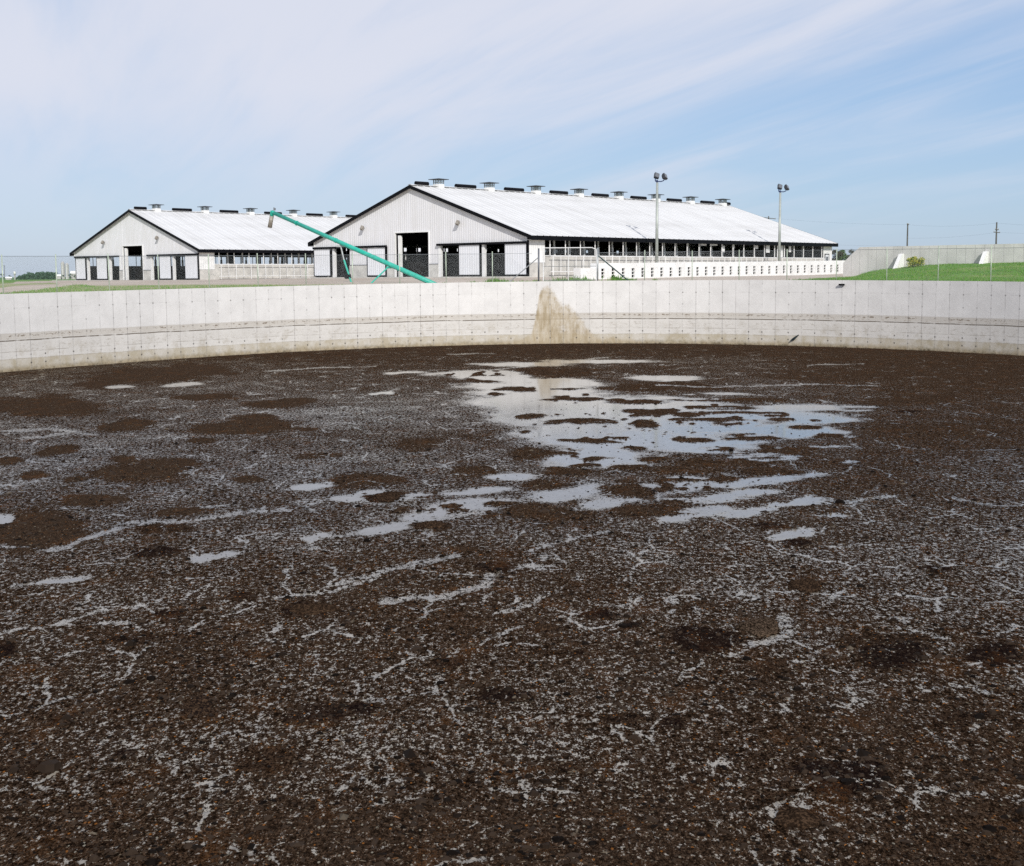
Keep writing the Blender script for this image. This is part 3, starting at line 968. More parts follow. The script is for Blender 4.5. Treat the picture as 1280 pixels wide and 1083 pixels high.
# sodden dark patches and clods in the near crust
for b in [(483, 622, 23, 6, -1), (541, 658, 23, 5, -1), (390, 763, 32, 9, -1), (208, 770, 22, 7, -1), (305, 746, 14, 8, -.8), (248, 884, 22, 14, -.7),
          (393, 893, 40, 14, -.7), (452, 888, 14, 9, -1), (338, 952, 48, 18, -.4), (740, 768, 27, 8, -1), (685, 786, 14, 5, -1), (786, 783, 20, 4, -1),
          (632, 868, 40, 9, -1), (720, 818, 16, 6, -.6), (1008, 733, 23, 9, -.6), (878, 800, 50, 16, -1), (1130, 818, 48, 20, -1), (1244, 820, 40, 22, -1),
          (1172, 712, 26, 6, -1), (1070, 972, 72, 32, -1), (962, 995, 32, 10, -.3), (1242, 1040, 38, 26, -.8), (100, 1013, 15, 5, -1), (157, 942, 13, 6, -1),
          (100, 1058, 50, 9, -.3), (5, 812, 20, 10, -1), (200, 662, 34, 7, -.5), (195, 690, 36, 8, -1), (620, 710, 24, 6, -.8), (860, 760, 24, 5, -.3),
          (575, 688, 16, 4, .6), (680, 658, 18, 3, .8), (1100, 800, 60, 8, -.4), (960, 835, 24, 9, -.3), (960, 658, 22, 4, -1), (998, 680, 22, 6, -1),
          (1130, 515, 20, 2, -1), (455, 790, 20, 6, -.7), (560, 830, 24, 8, -.6), (170, 800, 24, 7, -.6), (1200, 900, 40, 12, -.5), (780, 900, 26, 8, -.5),
          (700, 960, 30, 8, -.4), (840, 905, 20, 8, -.8), (520, 960, 24, 10, -.4), (60, 900, 30, 9, -.4), (30, 960, 26, 9, -.6)]:
    cluster(b[0], b[1], b[2] * 1.15, b[3] * 1.15, 0.19, b[4] * .85, .45, 1.3, 5, -.08)
blob(620, 1050, 330, 56, 0.25, 0.45, .5, .8, .8)
blob(1230, 1060, 120, 50, 0.22, 0.3, .5, .8, .8)
froth = np.clip(ss(upy, 600, 760) * .8 + .18 + .55 * ss(upx, 640, 1000) * ss(upy, 560, 640) + (patch2 - .5) * .8, .05, 1)
froth = np.where((upx < -500) | (upx > 1800), .5, froth)
# a clean mat of crust hugs the far wall
edge = ss(upy, 452, 436) * (np.hypot(PX, PY) > 50)
wet = wet * (1 - .35 * edge)
tone = tone * (1 - .4 * edge) + .5 * edge * .4
Z = 0.035 * ss(wet, 0.5, 0.05) * (0.35 + 0.65 * fbm(PX * 5, PY * 5, 3)) + 0.02 * (fbm(PX * 2.1, PY * 2.1, 3) - .5) * ss(wet, .7, .3)
nx_, ny_ = PX.shape
idx = np.arange(nx_ * ny_).reshape(nx_, ny_)
Q = np.stack([idx[:-1, :-1], idx[1:, :-1], idx[1:, 1:], idx[:-1, 1:]], -1).reshape(-1, 4)
Q = Q[inside.ravel()[Q].any(axis=1)]
used = np.zeros(nx_ * ny_, bool)
used[Q.ravel()] = True
remap = np.cumsum(used) - 1
pond = mesh_np('manure_pond', np.stack([PX, PY, Z], -1).reshape(-1, 3)[used], remap[Q], None, MAT['manure'], None, True)
attr(pond, 'wet', wet.ravel()[used])
attr(pond, 'tone', tone.ravel()[used])
attr(pond, 'froth', froth.ravel()[used])
tag(pond, kind='structure')


def field(arr, x, y):
    i = np.clip(((x - gx[0]) / 0.072).astype(int), 0, len(gx) - 1)
    j = np.clip(np.searchsorted(gy, y), 0, len(gy) - 1)
    return arr[i, j]


# loose straw, chips and lumps lying on the crust, too many to count
NC = 150000
cy_ = 8.2 * (46 / 8.2) ** rng.random(NC)
cx_ = (rng.random(NC) - .5) * 0.92 * cy_
wv = field(wet, cx_, cy_)
keep = rng.random(NC) < np.where(wv > .55, .05, np.where(wv < .08, .75, .55))
cx_, cy_, wv = cx_[keep], cy_[keep], wv[keep]
n = len(cx_)
tint = rng.random(n)
ln = np.exp(rng.normal(-4.15, .5, n)) * np.where(cy_ > 22, 1.5, 1.0)
wd = ln * rng.uniform(.25, .8, n)
ht = ln * rng.uniform(.12, .55, n)
straw = tint > .93
wd[straw] = .004
ln[straw] = rng.uniform(.015, .05, straw.sum())
ht[straw] = .006
th = rng.uniform(0, 2 * math.pi, n)
cz_ = field(Z, cx_, cy_)
base_p = np.array([(-1, -.6), (.8, -1), (1, .5), (-.5, 1)])
V = np.zeros((n, 5, 3))
for k in range(4):
    jit = rng.uniform(.7, 1.3, n)
    a, b = base_p[k, 0] * ln * jit, base_p[k, 1] * wd * jit
    V[:, k, 0] = cx_ + a * np.cos(th) - b * np.sin(th)
    V[:, k, 1] = cy_ + a * np.sin(th) + b * np.cos(th)
    V[:, k, 2] = cz_ - .004
V[:, 4, 0] = cx_ + rng.uniform(-.3, .3, n) * ln
V[:, 4, 1] = cy_ + rng.uniform(-.3, .3, n) * ln
V[:, 4, 2] = cz_ + ht
o5 = np.arange(n)[:, None] * 5
T = np.concatenate([np.stack([o5[:, 0] + k, o5[:, 0] + (k + 1) % 4, o5[:, 0] + 4], -1) for k in range(4)])
chips = mesh_np('crust_chips', V.reshape(-1, 3), None, T, MAT['crust_chips'])
attr(chips, 'tint', np.repeat(tint, 5))
tag(chips, 'small dark chips and straw scattered over the manure crust', 'manure crust', kind='stuff')


# lumpier matter: clods a few centimetres across, thick in drifts and in the sodden patches
NL = 15000
ly_ = 8.2 * (40 / 8.2) ** rng.random(NL)
lx_ = (rng.random(NL) - .5) * 0.92 * ly_
drift = fbm(lx_ * .9, ly_ * .7, 4, .6)
wl_, tl_ = field(wet, lx_, ly_), field(tone, lx_, ly_)
keep = rng.random(NL) < np.clip((drift - .46) * 4, .03, .8) * np.where(wl_ > .6, .1, 1) + .5 * (tl_ < -.35)
lx_, ly_ = lx_[keep], ly_[keep]
n = len(lx_)
rad = np.exp(rng.normal(-3.6, .40, n))
hgt = rad * rng.uniform(.35, .8, n)
rot_ = rng.uniform(0, 6.28, n)
V = np.zeros((n, 13, 3))
for k in range(6):
    for ring, (rr_, hh_) in enumerate(((1.0, -.1), (.68, .72))):
        a = rot_ + k * math.pi / 3 + rng.uniform(-.25, .25, n)
        q = rad * rr_ * rng.uniform(.72, 1.25, n)
        V[:, ring * 6 + k] = np.stack([lx_ + np.cos(a) * q, ly_ + np.sin(a) * q * .8, hgt * hh_ * rng.uniform(.7, 1.2, n)], -1)
V[:, 12] = np.stack([lx_ + rng.uniform(-.2, .2, n) * rad, ly_ + rng.uniform(-.2, .2, n) * rad, hgt], -1)
V[:, :, 2] += field(Z, lx_, ly_)[:, None]
o13 = np.arange(n) * 13
QL = np.concatenate([np.stack([o13 + k, o13 + (k + 1) % 6, o13 + 6 + (k + 1) % 6, o13 + 6 + k], -1) for k in range(6)])
TL = np.concatenate([np.stack([o13 + 6 + k, o13 + 6 + (k + 1) % 6, o13 + 12], -1) for k in range(6)])
lumps = mesh_np('crust_lumps', V.reshape(-1, 3), QL, TL, MAT['crust_chips'])
attr(lumps, 'tint', np.repeat(rng.random(n) ** 1.6 * .9, 13))
tag(lumps, 'dark lumpy bits drifted together on the manure crust', 'manure crust', kind='stuff')


def clod(px, py, rx, ry, h, label, mat='clod', seed=0):
    c = on_level(px, py, 0.0)
    wx = rx / F_PX * c.y
    wy = ry / F_PX * c.y * c.y / EYE
    r = random.Random(seed)
    bm = bmesh.new()
    bmesh.ops.create_icosphere(bm, subdivisions=4, radius=1.0)
    ph = [r.uniform(0, 6.28) for _ in range(6)]
    for v in bm.verts:
        a = math.atan2(v.co.y, v.co.x)
        k = 1 + .13 * math.sin(2 * a + ph[0]) + .09 * math.sin(3 * a + ph[1]) + .06 * math.sin(5 * a + ph[2])
        x, y, z = v.co.x * wx * k, v.co.y * wy * k, v.co.z * h
        f1 = float(fbm(np.array([x * 9 + seed * 3.1]), np.array([y * 9 + 5]), 5, .62)[0]) - .5
        x, y = x * (1 + .5 * f1), y * (1 + .5 * f1)
        nn = 3.2 * f1 + .3 * math.sin(x * 21 + ph[3]) * math.sin(y * 17 + ph[4]) + .6 * math.sin(x * 53 + ph[5]) * math.sin(y * 47 + ph[0]) + r.uniform(-.5, .5)
        v.co = (x, y, max(z, -.02) * max(.15, 1 + .45 * nn) if z > 0 else z)
    me = bpy.data.meshes.new('manure_clod')
    bm.to_mesh(me)
    bm.free()
    for p in me.polygons:
        p.use_smooth = True
    me.materials.append(MAT[mat])
    o = bpy.data.objects.new('manure_clod', me)
    o.location = (c.x, c.y, 0.012)
    COL.objects.link(o)
    tag(o, label, 'manure clod', 'clods lying in the manure crust')


clod(949, 785, 25, 12, .045, 'pale brown rounded clod beside the small light puddle in the right half', 'clod_brown', 1)
clod(1008, 733, 21, 8, .05, 'dark oval clod just above the light puddle of the pale brown clod', 'clod', 2)
clod(995, 1026, 26, 14, .05, 'flat reddish brown clod ringed by froth near the lower right edge', 'clod', 3)
clod(392, 763, 29, 7, .05, 'long dark clod with a froth rim along its top, left of centre', 'clod', 4)
clod(541, 658, 20, 4, .06, 'dark clod at the end of the narrow puddle near the middle', 'clod', 5)
clod(484, 622, 20, 5, .06, 'brown clod lying in the thin puddle left of the big pool', 'clod', 6)
clod(100, 1014, 12, 4, .035, 'small black clod near the lower left corner', 'clod', 7)
clod(685, 786, 13, 4, .04, 'small dark clod alone in the middle of the crust, below the froth runs', 'clod', 8)
clod(188, 912, 9, 4, .03, 'smallest dark clod in the left half of the near crust', 'clod', 9)
clod(248, 884, 19, 12, .045, 'round dark brown clod in the left half of the near crust', 'clod', 10)

# ------------------------------------------------------------------ barns
AX = math.radians(41.9)
DL = Vector((math.sin(AX), math.cos(AX), 0))
DG = Vector((-DL.y, DL.x, 0))
ROTZ = math.atan2(DL.y, DL.x)
BL, EAVE, PEAK = 58.0, 3.88, 9.02


def ribbed(mb, axis, a0, a1, zlo, zhi, out, sgn, pitch=0.305, rib=0.015):
    """Ribbed steel sheet along t or u: flat pans with narrow raised ribs, standing on the plane `out`."""
    k0_, k1_ = math.floor(a0 / pitch), math.ceil(a1 / pitch)
    prof = []
    for k in range(k0_, k1_):
        for f, h in ((0, 0), (.60, 0), (.68, 1), (.90, 1), (.985, 0)):
            prof.append((pitch * (k + f), h * rib))
    prof = [(a0, 0)] + [p for p in prof if a0 + .005 < p[0] < a1 - .005] + [(a1, 0)]
    for (p, h), (q, g) in zip(prof[:-1], prof[1:]):
        pts = []
        for a, hh, zf in ((p, h, zlo), (q, g, zlo), (q, g, zhi), (p, h, zhi)):
            z = zf(a) if callable(zf) else zf
            pts.append((out + sgn * hh, a, z) if axis == 'u' else (a, out + sgn * hh, z))
        mb.poly(pts)
    return mb


def gable_u(px, P0):
    """Distance along the gable from its right corner where a bearing meets the wall."""
    r = ray(px, 330)
    k = r.x / r.y
    return (P0.x - k * P0.y) / (k * DG.y - DG.x)


def barn(P0, name, label, spec):
    BW = spec.get('width', 30.7)
    SLOPE = (PEAK - EAVE) / (BW / 2)

    def roof_z(u):
        return EAVE + SLOPE * np.minimum(u, BW - u)

    B = tag(empty(name, P0, ROTZ), label, 'barn', 'dairy barns')
    U = lambda px: gable_u(px, P0)
    HZ = 3.12                                              # underside of the door tracks
    big = sorted((U(spec['big'][0]), U(spec['big'][1])))
    BIGZ = 4.42
    cut = sorted([0, BW] + big)
    # upper gable sheet
    mb = MB()
    for a, b in zip(cut[:-1], cut[1:]):
        zl = BIGZ if abs(a - big[0]) < .01 else HZ
        for c, d in ((a, min(b, BW / 2)), (max(a, BW / 2), b)):
            if d - c > .02:
                ribbed(mb, 'u', c, d, zl, lambda u: float(roof_z(u)) - .06, 0, -1)
    mb.build('gable_siding', MAT['white_siding'], B)
    # walls beside the doors: sheet over a concrete sill
    for a, b in spec['walls']:
        a, b = sorted((U(a), U(b)))
        ribbed(MB(), 'u', a, b, 1.28, HZ, 0, -1).build('siding', MAT['white_siding'], B)
        MB().span((-.10, a, -.5), (.12, b, 1.24)).build('foundation', MAT['concrete_pale'], B)
        MB().span((-.125, a, 1.24), (.10, b, 1.30)).build('sill_flashing', MAT['steel_dark'], B)
    # jamb posts
    for px in spec['jambs']:
        u = U(px)
        MB().span((-.06, u - .17, -.3), (.22, u + .17, HZ - .02)).build('jamb', MAT['white_trim'], B)
    # sliding doors with dark edge trim
    for a, b in spec['doors']:
        a, b = sorted((U(a), U(b)))
        z0, z1 = 0.10, HZ - .10
        d = ribbed(MB(), 'u', a + .06, b - .06, z0 + .10, z1, -.16, -1).build('sliding_door', MAT['white_door'], B)
        fr = MB()
        fr.span((-.21, a, z0), (-.13, b, z0 + .10))
        fr.span((-.21, a, z0 + .10), (-.13, a + .09, z1))
        fr.span((-.20, b - .05, z0 + .10), (-.13, b, z1))
        fr.build('door_trim', MAT['black_trim'], d)
    for a, b in spec['tracks']:
        a, b = sorted((U(a), U(b)))
        MB().span((-.30, a - .05, HZ - .09), (-.028, b + .05, HZ + .12)).build('door_track', MAT['black_trim'], B)
    # tall centre opening: trim, and the track of its overhead door
    tr = MB()
    tr.span((-.09, big[0] - .12, 0), (.10, big[0], BIGZ + .11))
    tr.span((-.09, big[1], 0), (.10, big[1] + .12, BIGZ + .11))
    tr.span((-.09, big[0], BIGZ), (.10, big[1], BIGZ + .11))
    tr.build('opening_trim', MAT['white_trim'], B)
    MB().span((.12, big[0] + .02, 0), (.30, big[0] + .14, BIGZ)).build('door_guide', MAT['black_trim'], B)
    MB().span((.12, big[1] - .30, 0), (.30, big[1] - .02, BIGZ)).build('door_guide', MAT['black_trim'], B)
    MB().span((-.06, big[1] - .62, 0), (.34, big[1] - .42, BIGZ - .25)).build('guard_post', MAT['white_trim'], B)
    # corner trim
    MB().span((-.07, -.03, -.4), (.03, .12, EAVE)).build('corner_trim', MAT['black_trim'], B)
    MB().span((-.07, BW - .12, HZ - .1), (.03, BW + .03, EAVE)).build('corner_trim', MAT['white_trim'], B)
    MB().span((-3.2, -.6, -.62), (0.0, BW + .6, .02)).build('apron', MAT['concrete_pale'], B)
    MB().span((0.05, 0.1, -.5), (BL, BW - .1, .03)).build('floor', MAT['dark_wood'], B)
    # lamps on the gable
    for px, zl in spec['lamps']:
        u = U(px)
        la = MB().tube((0, u, zl), (-.34, u - .06, zl + .08), .05, n=6).build('wall_lamp', MAT['galvanised'], B)
        Mr = Matrix.Rotation(math.radians(35), 3, 'Y') @ Matrix.Rotation(.4, 3, 'Z')
        MB().box((-.42, u - .08, zl + .02), (.30, .28, .42), Mr).build('lamp_head', MAT['spout_grey'], la)
    # ---- roof
    ovs, ovg, th_ = .62, .34, .07
    for side in (0, 1):
        mb = MB()
        t = -ovg
        pr = []
        while t < BL + ovg:
            for f, h in ((0, 0), (.76, 0), (.80, .045), (.86, .045), (.90, 0)):
                if t + f < BL + ovg:
                    pr.append((t + f, h))
            t += .914
        pr.append((BL + ovg, 0))
        ue, ur = -ovs, BW / 2
        for (p, h), (q, g) in zip(pr[:-1], pr[1:]):
            e = [(ue, EAVE + SLOPE * ue + th_), (ur, PEAK + th_)]
            pts = [(p, e[0][0], e[0][1] + h), (q, e[0][0], e[0][1] + g), (q, e[1][0], e[1][1] + g), (p, e[1][0], e[1][1] + h)]
            if side:
                pts = [(a, BW - b, c) for a, b, c in pts][::-1]
            mb.poly(pts)
        mb.build('roof', MAT['white_roof'], B)
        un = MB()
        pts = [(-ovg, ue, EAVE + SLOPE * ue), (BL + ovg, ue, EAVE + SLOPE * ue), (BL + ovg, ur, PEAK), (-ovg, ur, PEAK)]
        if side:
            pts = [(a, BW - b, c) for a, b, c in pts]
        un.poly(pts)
        un.build('roof_underside', MAT['shade_dark'], B)  # indoor shade put into the colour of the underside
        # rake boards
        for tt in (-ovg, BL + ovg):
            f = MB()
            e0, e1 = (ue - .02, EAVE + SLOPE * ue), (ur, PEAK)
            w = .045 * (-1 if tt < 0 else 1)
            for s0, s1 in (((tt, 0), (tt + w, 0)),):
                lo0, hi0 = e0[1] - .26, e0[1] + .085
                lo1, hi1 = e1[1] - .26, e1[1] + .085
                P = [(tt, e0[0], lo0), (tt, e1[0], lo1), (tt, e1[0], hi1), (tt, e0[0], hi0)]
                P2 = [(tt + w, y, z) for _, y, z in P]
                if side:
                    P, P2 = [(x, BW - y, z) for x, y, z in P], [(x, BW - y, z) for x, y, z in P2]
                f.poly(P).poly(P2[::-1])
                for i in range(4):
                    j = (i + 1) % 4
                    f.poly([P[i], P[j], P2[j], P2[i]])
            f.build('rake_board', MAT['black_trim'], B)
        # soffit under the gable overhang
        sf = MB()
        P = [(-ovg + .01, ue, EAVE + SLOPE * ue - .12), (-.03, ue, EAVE + SLOPE * ue - .12), (-.03, ur, PEAK - .12), (-ovg + .01, ur, PEAK - .12)]
        if side:
            P = [(x, BW - y, z) for x, y, z in P]
        sf.poly(P).build('soffit', MAT['white_paint'], B)
        # eave board and box soffit
        y0 = ue if not side else BW - ue
        s_ = -1 if not side else 1
        MB().span((-ovg, y0, EAVE + SLOPE * ue - .34), (BL + ovg, y0 + s_ * .05, EAVE + SLOPE * ue + .035)).build('eave_board', MAT['black_trim'], B)
        yw = 0 if not side else BW
        MB().span((-ovg + .06, y0, EAVE + SLOPE * ue - .32), (BL + ovg - .06, yw + s_ * .02, EAVE + SLOPE * ue - .28)).build('eave_soffit', MAT['grey_curtain'], B)
    MB().poly([(-ovg, BW / 2 - .3, PEAK - .02 + .105), (BL + ovg, BW / 2 - .3, PEAK + .085), (BL + ovg, BW / 2, PEAK + .175), (-ovg, BW / 2, PEAK + .175)]) \
        .poly([(-ovg, BW / 2, PEAK + .175), (BL + ovg, BW / 2, PEAK + .175), (BL + ovg, BW / 2 + .3, PEAK + .085), (-ovg, BW / 2 + .3, PEAK + .085)]) \
        .build('ridge_flashing', MAT['white_trim'], B)
    # ridge ventilators and black ridge rolls
    for k in range(8):
        t = 3.74 + 7.57 * k
        if t > BL - .8:
            continue
        zc = PEAK + .12
        c = MB().span((t - .40, BW / 2 - .40, zc - .35), (t + .40, BW / 2 + .40, zc + .22)).build('ridge_ventilator', MAT['white_trim'], B)
        lv = MB()
        for dx in (-.36, -.12, .12, .36):
            for dy in (-.36, .36):
                lv.span((t + dx - .035, BW / 2 + dy - .035, zc + .22), (t + dx + .035, BW / 2 + dy + .035, zc + .66))
                lv.span((t + dy - .035, BW / 2 + dx - .034, zc + .22), (t + dy + .035, BW / 2 + dx + .034, zc + .655))
        lv.span((t - .37, BW / 2 - .37, zc + .40), (t + .37, BW / 2 + .37, zc + .45))
        lv.build('vent_cage', MAT['galvanised'], c)
        cp = MB()
        e, zt = .74, zc + .66
        q = [(t - e, BW / 2 - e), (t + e, BW / 2 - e), (t + e, BW / 2 + e), (t - e, BW / 2 + e)]
        cp.span((t - e, BW / 2 - e, zt), (t + e, BW / 2 + e, zt + .06))
        for i in range(4):
            j = (i + 1) % 4
            cp.poly([(*q[i], zt + .062), (*q[j], zt + .062), (t, BW / 2, zt + .17)])
        cp.build('vent_cap', MAT['lamp_shell'], c)
    rolls = [(1.35, 1.7)] + [(3.74 + 7.57 * (k + .52), 2.9) for k in range(7)] + [(BL - .35, 1.5)]
    for t, ln_ in rolls:
        MB().tube((t - ln_ / 2, BW / 2, PEAK + .30), (t + ln_ / 2, BW / 2, PEAK + .30), .21, n=10).build('ridge_roll', MAT['black_trim'], B, False)
    # ---- long sides: corner wall, sill wall, open bays between posts
    SILL, TOP = 1.93, 3.40
    sp, t0 = 2.27, 2.85
    nb = 23
    tend = t0 + sp * nb
    for side in (0, 1):
        y = 0.0 if not side else BW
        s_ = -1 if not side else 1

        def Y(d):
            return y + s_ * d
        for ta, tb in ((.06, 2.3), (tend + .7, BL)):
            ribbed(MB(), 't', ta, tb, 1.28, 3.66, y, s_).build('siding', MAT['white_trim'], B)
            MB().span((ta, Y(.06), -.8), (tb, Y(-.14), 1.26)).build('foundation', MAT['concrete_pale'], B)
        MB().span((2.3, Y(.05), -.8), (tend + .7, Y(-.15), 1.22)).build('knee_wall', MAT['concrete_pale'], B)
        MB().span((2.3, Y(.03), 1.22), (tend + .7, Y(-.10), SILL - .05)).build('side_board', MAT['concrete_pale'], B)
        MB().span((2.3, Y(.10), SILL - .05), (tend + .7, Y(-.18), SILL + .03)).build('window_sill', MAT['white_trim'], B)
        rl = MB().tube((2.3, Y(.06), TOP + .13), (tend + .7, Y(.06), TOP + .13), .13, n=8).build('rolled_curtain', MAT['grey_curtain'], B)
        for k in range(nb + 1):
            t = t0 + sp * k
            MB().tube((t, Y(.16), SILL + .03), (t, Y(.16), TOP + .2), .055, n=6).build('curtain_post', MAT['white_trim'], B)
            if k < nb:
                MB().span((t - .11, Y(-1.35), 0), (t + .11, Y(-1.13), 2.85)).span((t - .07, Y(-1.32), 2.85), (t + .07, Y(-1.18), 3.65)).build('stall_post', MAT['white_paint'], B)
        if not side:
            # pale pipe rail in front of the sill wall
            for za in (SILL - .06, .42):
                MB().tube((2.55, Y(.55), za), (tend, Y(.55), za), .045, n=6).build('feed_rail', MAT['white_trim'], B)
            for k in range(2 * nb + 1):
                t = t0 + sp / 2 * k
                MB().tube((t, Y(.55), .40 if k % 2 else .08), (t, Y(.55), SILL - .05), .035 if k % 2 else .05, n=6).build('rail_upright', MAT['white_trim'], B)
            # man door in the far corner panel
            d = MB().span((tend + 1.1, Y(.07), 0.2), (tend + 2.0, Y(.03), 2.35)).build('door', MAT['white_door'], B)
            MB().span((tend + 1.0, Y(.09), .2), (tend + 1.1, Y(.02), 2.45)).span((tend + 2.0, Y(.09), .2), (tend + 2.1, Y(.02), 2.45)) \
                .span((tend + 1.0, Y(.09), 2.36), (tend + 2.1, Y(.02), 2.46)).build('door_frame', MAT['black_trim'], d)
            MB().span((tend + 1.3, Y(.085), 1.2), (tend + 1.8, Y(.06), 2.1)).build('pane', MAT['steel_dark'], d)
    # far gable closed
    ribbed(MB(), 'u', 0, BW / 2, 0, lambda u: float(roof_z(u)) - .06, BL, 1).build('gable_siding', MAT['white_siding'], B)
    ribbed(MB(), 'u', BW / 2, BW, 0, lambda u: float(roof_z(u)) - .06, BL, 1).build('gable_siding', MAT['white_siding'], B)
    # ---- inside: loft lining, stall fronts, pipe stalls
    MB().poly([(.4, .3, 3.75), (BL - .3, .3, 3.75), (BL - .3, BW - .3, 3.75), (.4, BW - .3, 3.75)][::1]).build('loft_lining', MAT['shade_dark'], B) if spec['lining'] else None
    for a, b in spec['gates']:
        a, b = sorted((U(a), U(b)))
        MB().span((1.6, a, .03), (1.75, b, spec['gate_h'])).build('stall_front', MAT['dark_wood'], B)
    for u, h in spec['partitions']:
        g = MB()
        g.span((5.5, u - .06, .03), (BL - 2, u + .06, h))
        g.build('stall_partition', MAT['dark_wood'], B)
        for k in range(0, nb, 2):
            t = t0 + sp * k + 4
            if t < BL - 1:
                MB().span((t - .10, u - .20, 0), (t + .10, u - .07, 3.7)).build('stall_post', MAT['dark_wood'], B)
    for t, ua, ub in spec['far_blockers']:
        MB().span((t, BW + .02, SILL), (t + ua, BW + .10, TOP + ub)).build('daylight_blocker', MAT['shade_dark'], B)  # dark panels added to cut the far-side daylight into slots
    for t, w_, zt, zb in spec['white_sheets']:
        MB().box((t, .04, (zt + zb) / 2), (w_, .03, zt - zb), Matrix.Rotation(.05, 3, 'Z')).build('curtain_sheet', MAT['white_trim'], B)
    return B


Pn = at(661, 345.9, 118)
near_spec = dict(
    big=(495, 536.5),
    walls=[(484.5, 494), (437.5, 460), (537.5, 548.5)],
    jambs=[550, 604.5, 417.5],
    doors=[(632, 660.5), (575, 602), (460.5, 484), (394, 415)],
    tracks=[(548.5, 660.5), (394, 484)],
    lamps=[(575.5, 5.15), (456.5, 5.05)], lining=False,
    gates=[(606, 632), (551, 575), (417.5, 437), (495, 536)], gate_h=1.55,
    partitions=[(7.5, 1.7), (15.2, 2.6), (23.0, 1.7)],
    far_blockers=[(2.4 + 2.27 * k, 1.5 if k % 3 else 2.1, .3) for k in range(25)],
    white_sheets=[(42.5, .9, 3.35, 2.5), (45.3, 1.5, 3.4, 2.0), (40.0, .7, 3.3, 2.9), (47.6, .6, 3.3, 2.6), (33.0, .5, 3.2, 2.5), (35.0, .5, 3.35, 2.9), (31.0, 1.6, 3.36, 3.18), (29.0, 1.2, 3.36, 3.16)])
barn(Pn, 'dairy_barn', 'nearer and larger looking white dairy barn with black roof edges, right of centre', near_spec)
Pl = at(249.3, 350.2, 157)
left_spec = dict(
    width=29.4,
    big=(154.5, 179),
    walls=[(149.5, 154), (180, 189)],
    jambs=[109.8, 137.3, 150.5, 189.5, 217],
    doors=[(232.5, 249), (200.5, 215.5), (122, 135.5), (96, 108.5)],
    tracks=[(186, 249), (95.5, 149.5)],
    lamps=[(200, 5.3), (132.5, 5.0)], lining=False,
    gates=[(218, 232), (190, 200), (138, 149), (110, 121.5), (155, 179)], gate_h=1.62,
    partitions=[(9, 1.4), (21.5, 1.4)],
    far_blockers=[(16 + 2.27 * k, 1.0, .3) for k in range(0, 14, 4)],
    white_sheets=[(22.2, .5, 3.1, 2.3), (23.5, .4, 2.8, 2.0)])
barn(Pl, 'dairy_barn', 'smaller looking white dairy barn farther away behind the teal pipe, at left', left_spec)

# ------------------------------------------------------------------ perforated precast wall
W0, W1 = at(746, 350.2, 108), at(1102, 340.6, 147.5)
wd_ = Vector((W1.x - W0.x, W1.y - W0.y, 0))
wl = wd_.length
wroot = tag(empty('perforated_wall', (W0.x, W0.y, 0), math.atan2(wd_.y, wd_.x)),
            'long low white precast wall pierced by columns of three holes, before the barn', 'wall')
npan = 37
pw = wl / npan
WH = 1.42
pan = None
for k in range(npan):
    zb = W0.z + (W1.z - W0.z) * k / npan - .02
    if pan is None:
        mb = MB()
        hw, c0 = .225, pw * .5
        z_prev = -.25
        mb.span((.008, -.10, -.25), (c0 - hw, .06, WH))
        mb.span((c0 + hw, -.10, -.25), (pw - .008, .06, WH))
        for zc in (.29, .57, .86):
            mb.span((c0 - hw, -.098, z_prev), (c0 + hw, .058, zc - .115))
            z_prev = zc + .115
        mb.span((c0 - hw, -.098, z_prev), (c0 + hw, .058, WH))
        mb.span((.008, .06, WH - .12), (pw - .008, .70, WH - .002))
        mb.span((.008, .60, -.25), (pw - .008, .70, WH - .12))
        pan = mb.build('wall_panel', MAT['precast_white'], wroot)
        pan.location = (0, 0, zb)
        MB().span((.02, .16, -.25), (pw - .02, .22, WH - .14)).build('hole_shade_panel', MAT['shade_dark'], pan)  # dark sheet added so the holes read as deep shade
    else:
        c = copy_tree(pan, wroot)
        c.location = (pw * k, random.uniform(-.012, .012), zb + random.uniform(-.012, .012))

MB().span((-2.3, -.12, W0.z - .3), (-.02, .66, W0.z + WH - .42)).build('end_block', MAT['precast_white'], wroot)

MB().span((-.015, .065, W0.z - .2), (.004, .70, W0.z + WH - .13)).build('end_plate', MAT['precast_white'], wroot)

# ------------------------------------------------------------------ flood light poles


def light_pole(t, label):
    p = Pn + DL * t - DG * 3.1
    gz = float(ground_z(p.x, p.y))
    r = tag(empty('floodlight_pole', (p.x, p.y, gz - .1), ROTZ * 0 + .25), label, 'light pole', 'floodlight poles beside the barn')
    H = EYE + 8.95 - gz
    MB().tube((0, 0, 0), (.02, 0, H), .17, .115, 10).build('pole', MAT['pole_grey'], r, True)
    b = MB()
    b.tube((0, 0, H - .02), (0, 0, H + .25), .09, n=8)
    b.path([(-.22, -.05, H + .42), (-.18, -.04, H + .12), (.40, -.02, H + .10), (.70, .02, H + .20), (.80, .05, H + .36)], .05, 6)
    b.build('lamp_bracket', MAT['lamp_bracket'], r)
    for x, z, rot in ((-.05, H + .66, -.35), (.82, H + .60, .25)):
        M = Matrix.Rotation(rot + .5, 3, 'Z') @ Matrix.Rotation(math.radians(-28), 3, 'X') @ Matrix.Rotation(math.radians(22), 3, 'Y')
        h = MB()
        h.box((x, 0, z), (.48, .25, .55), M)
        h.box(Vector((x, 0, z)) + M @ Vector((0, .18, 0)), (.34, .14, .40), M)
        f = h.build('floodlight', MAT['lamp_shell'], r)
        MB().box(Vector((x, 0, z)) + M @ Vector((0, -.133, 0)), (.40, .03, .45), M).build('lens', MAT['lamp_glass'], f)


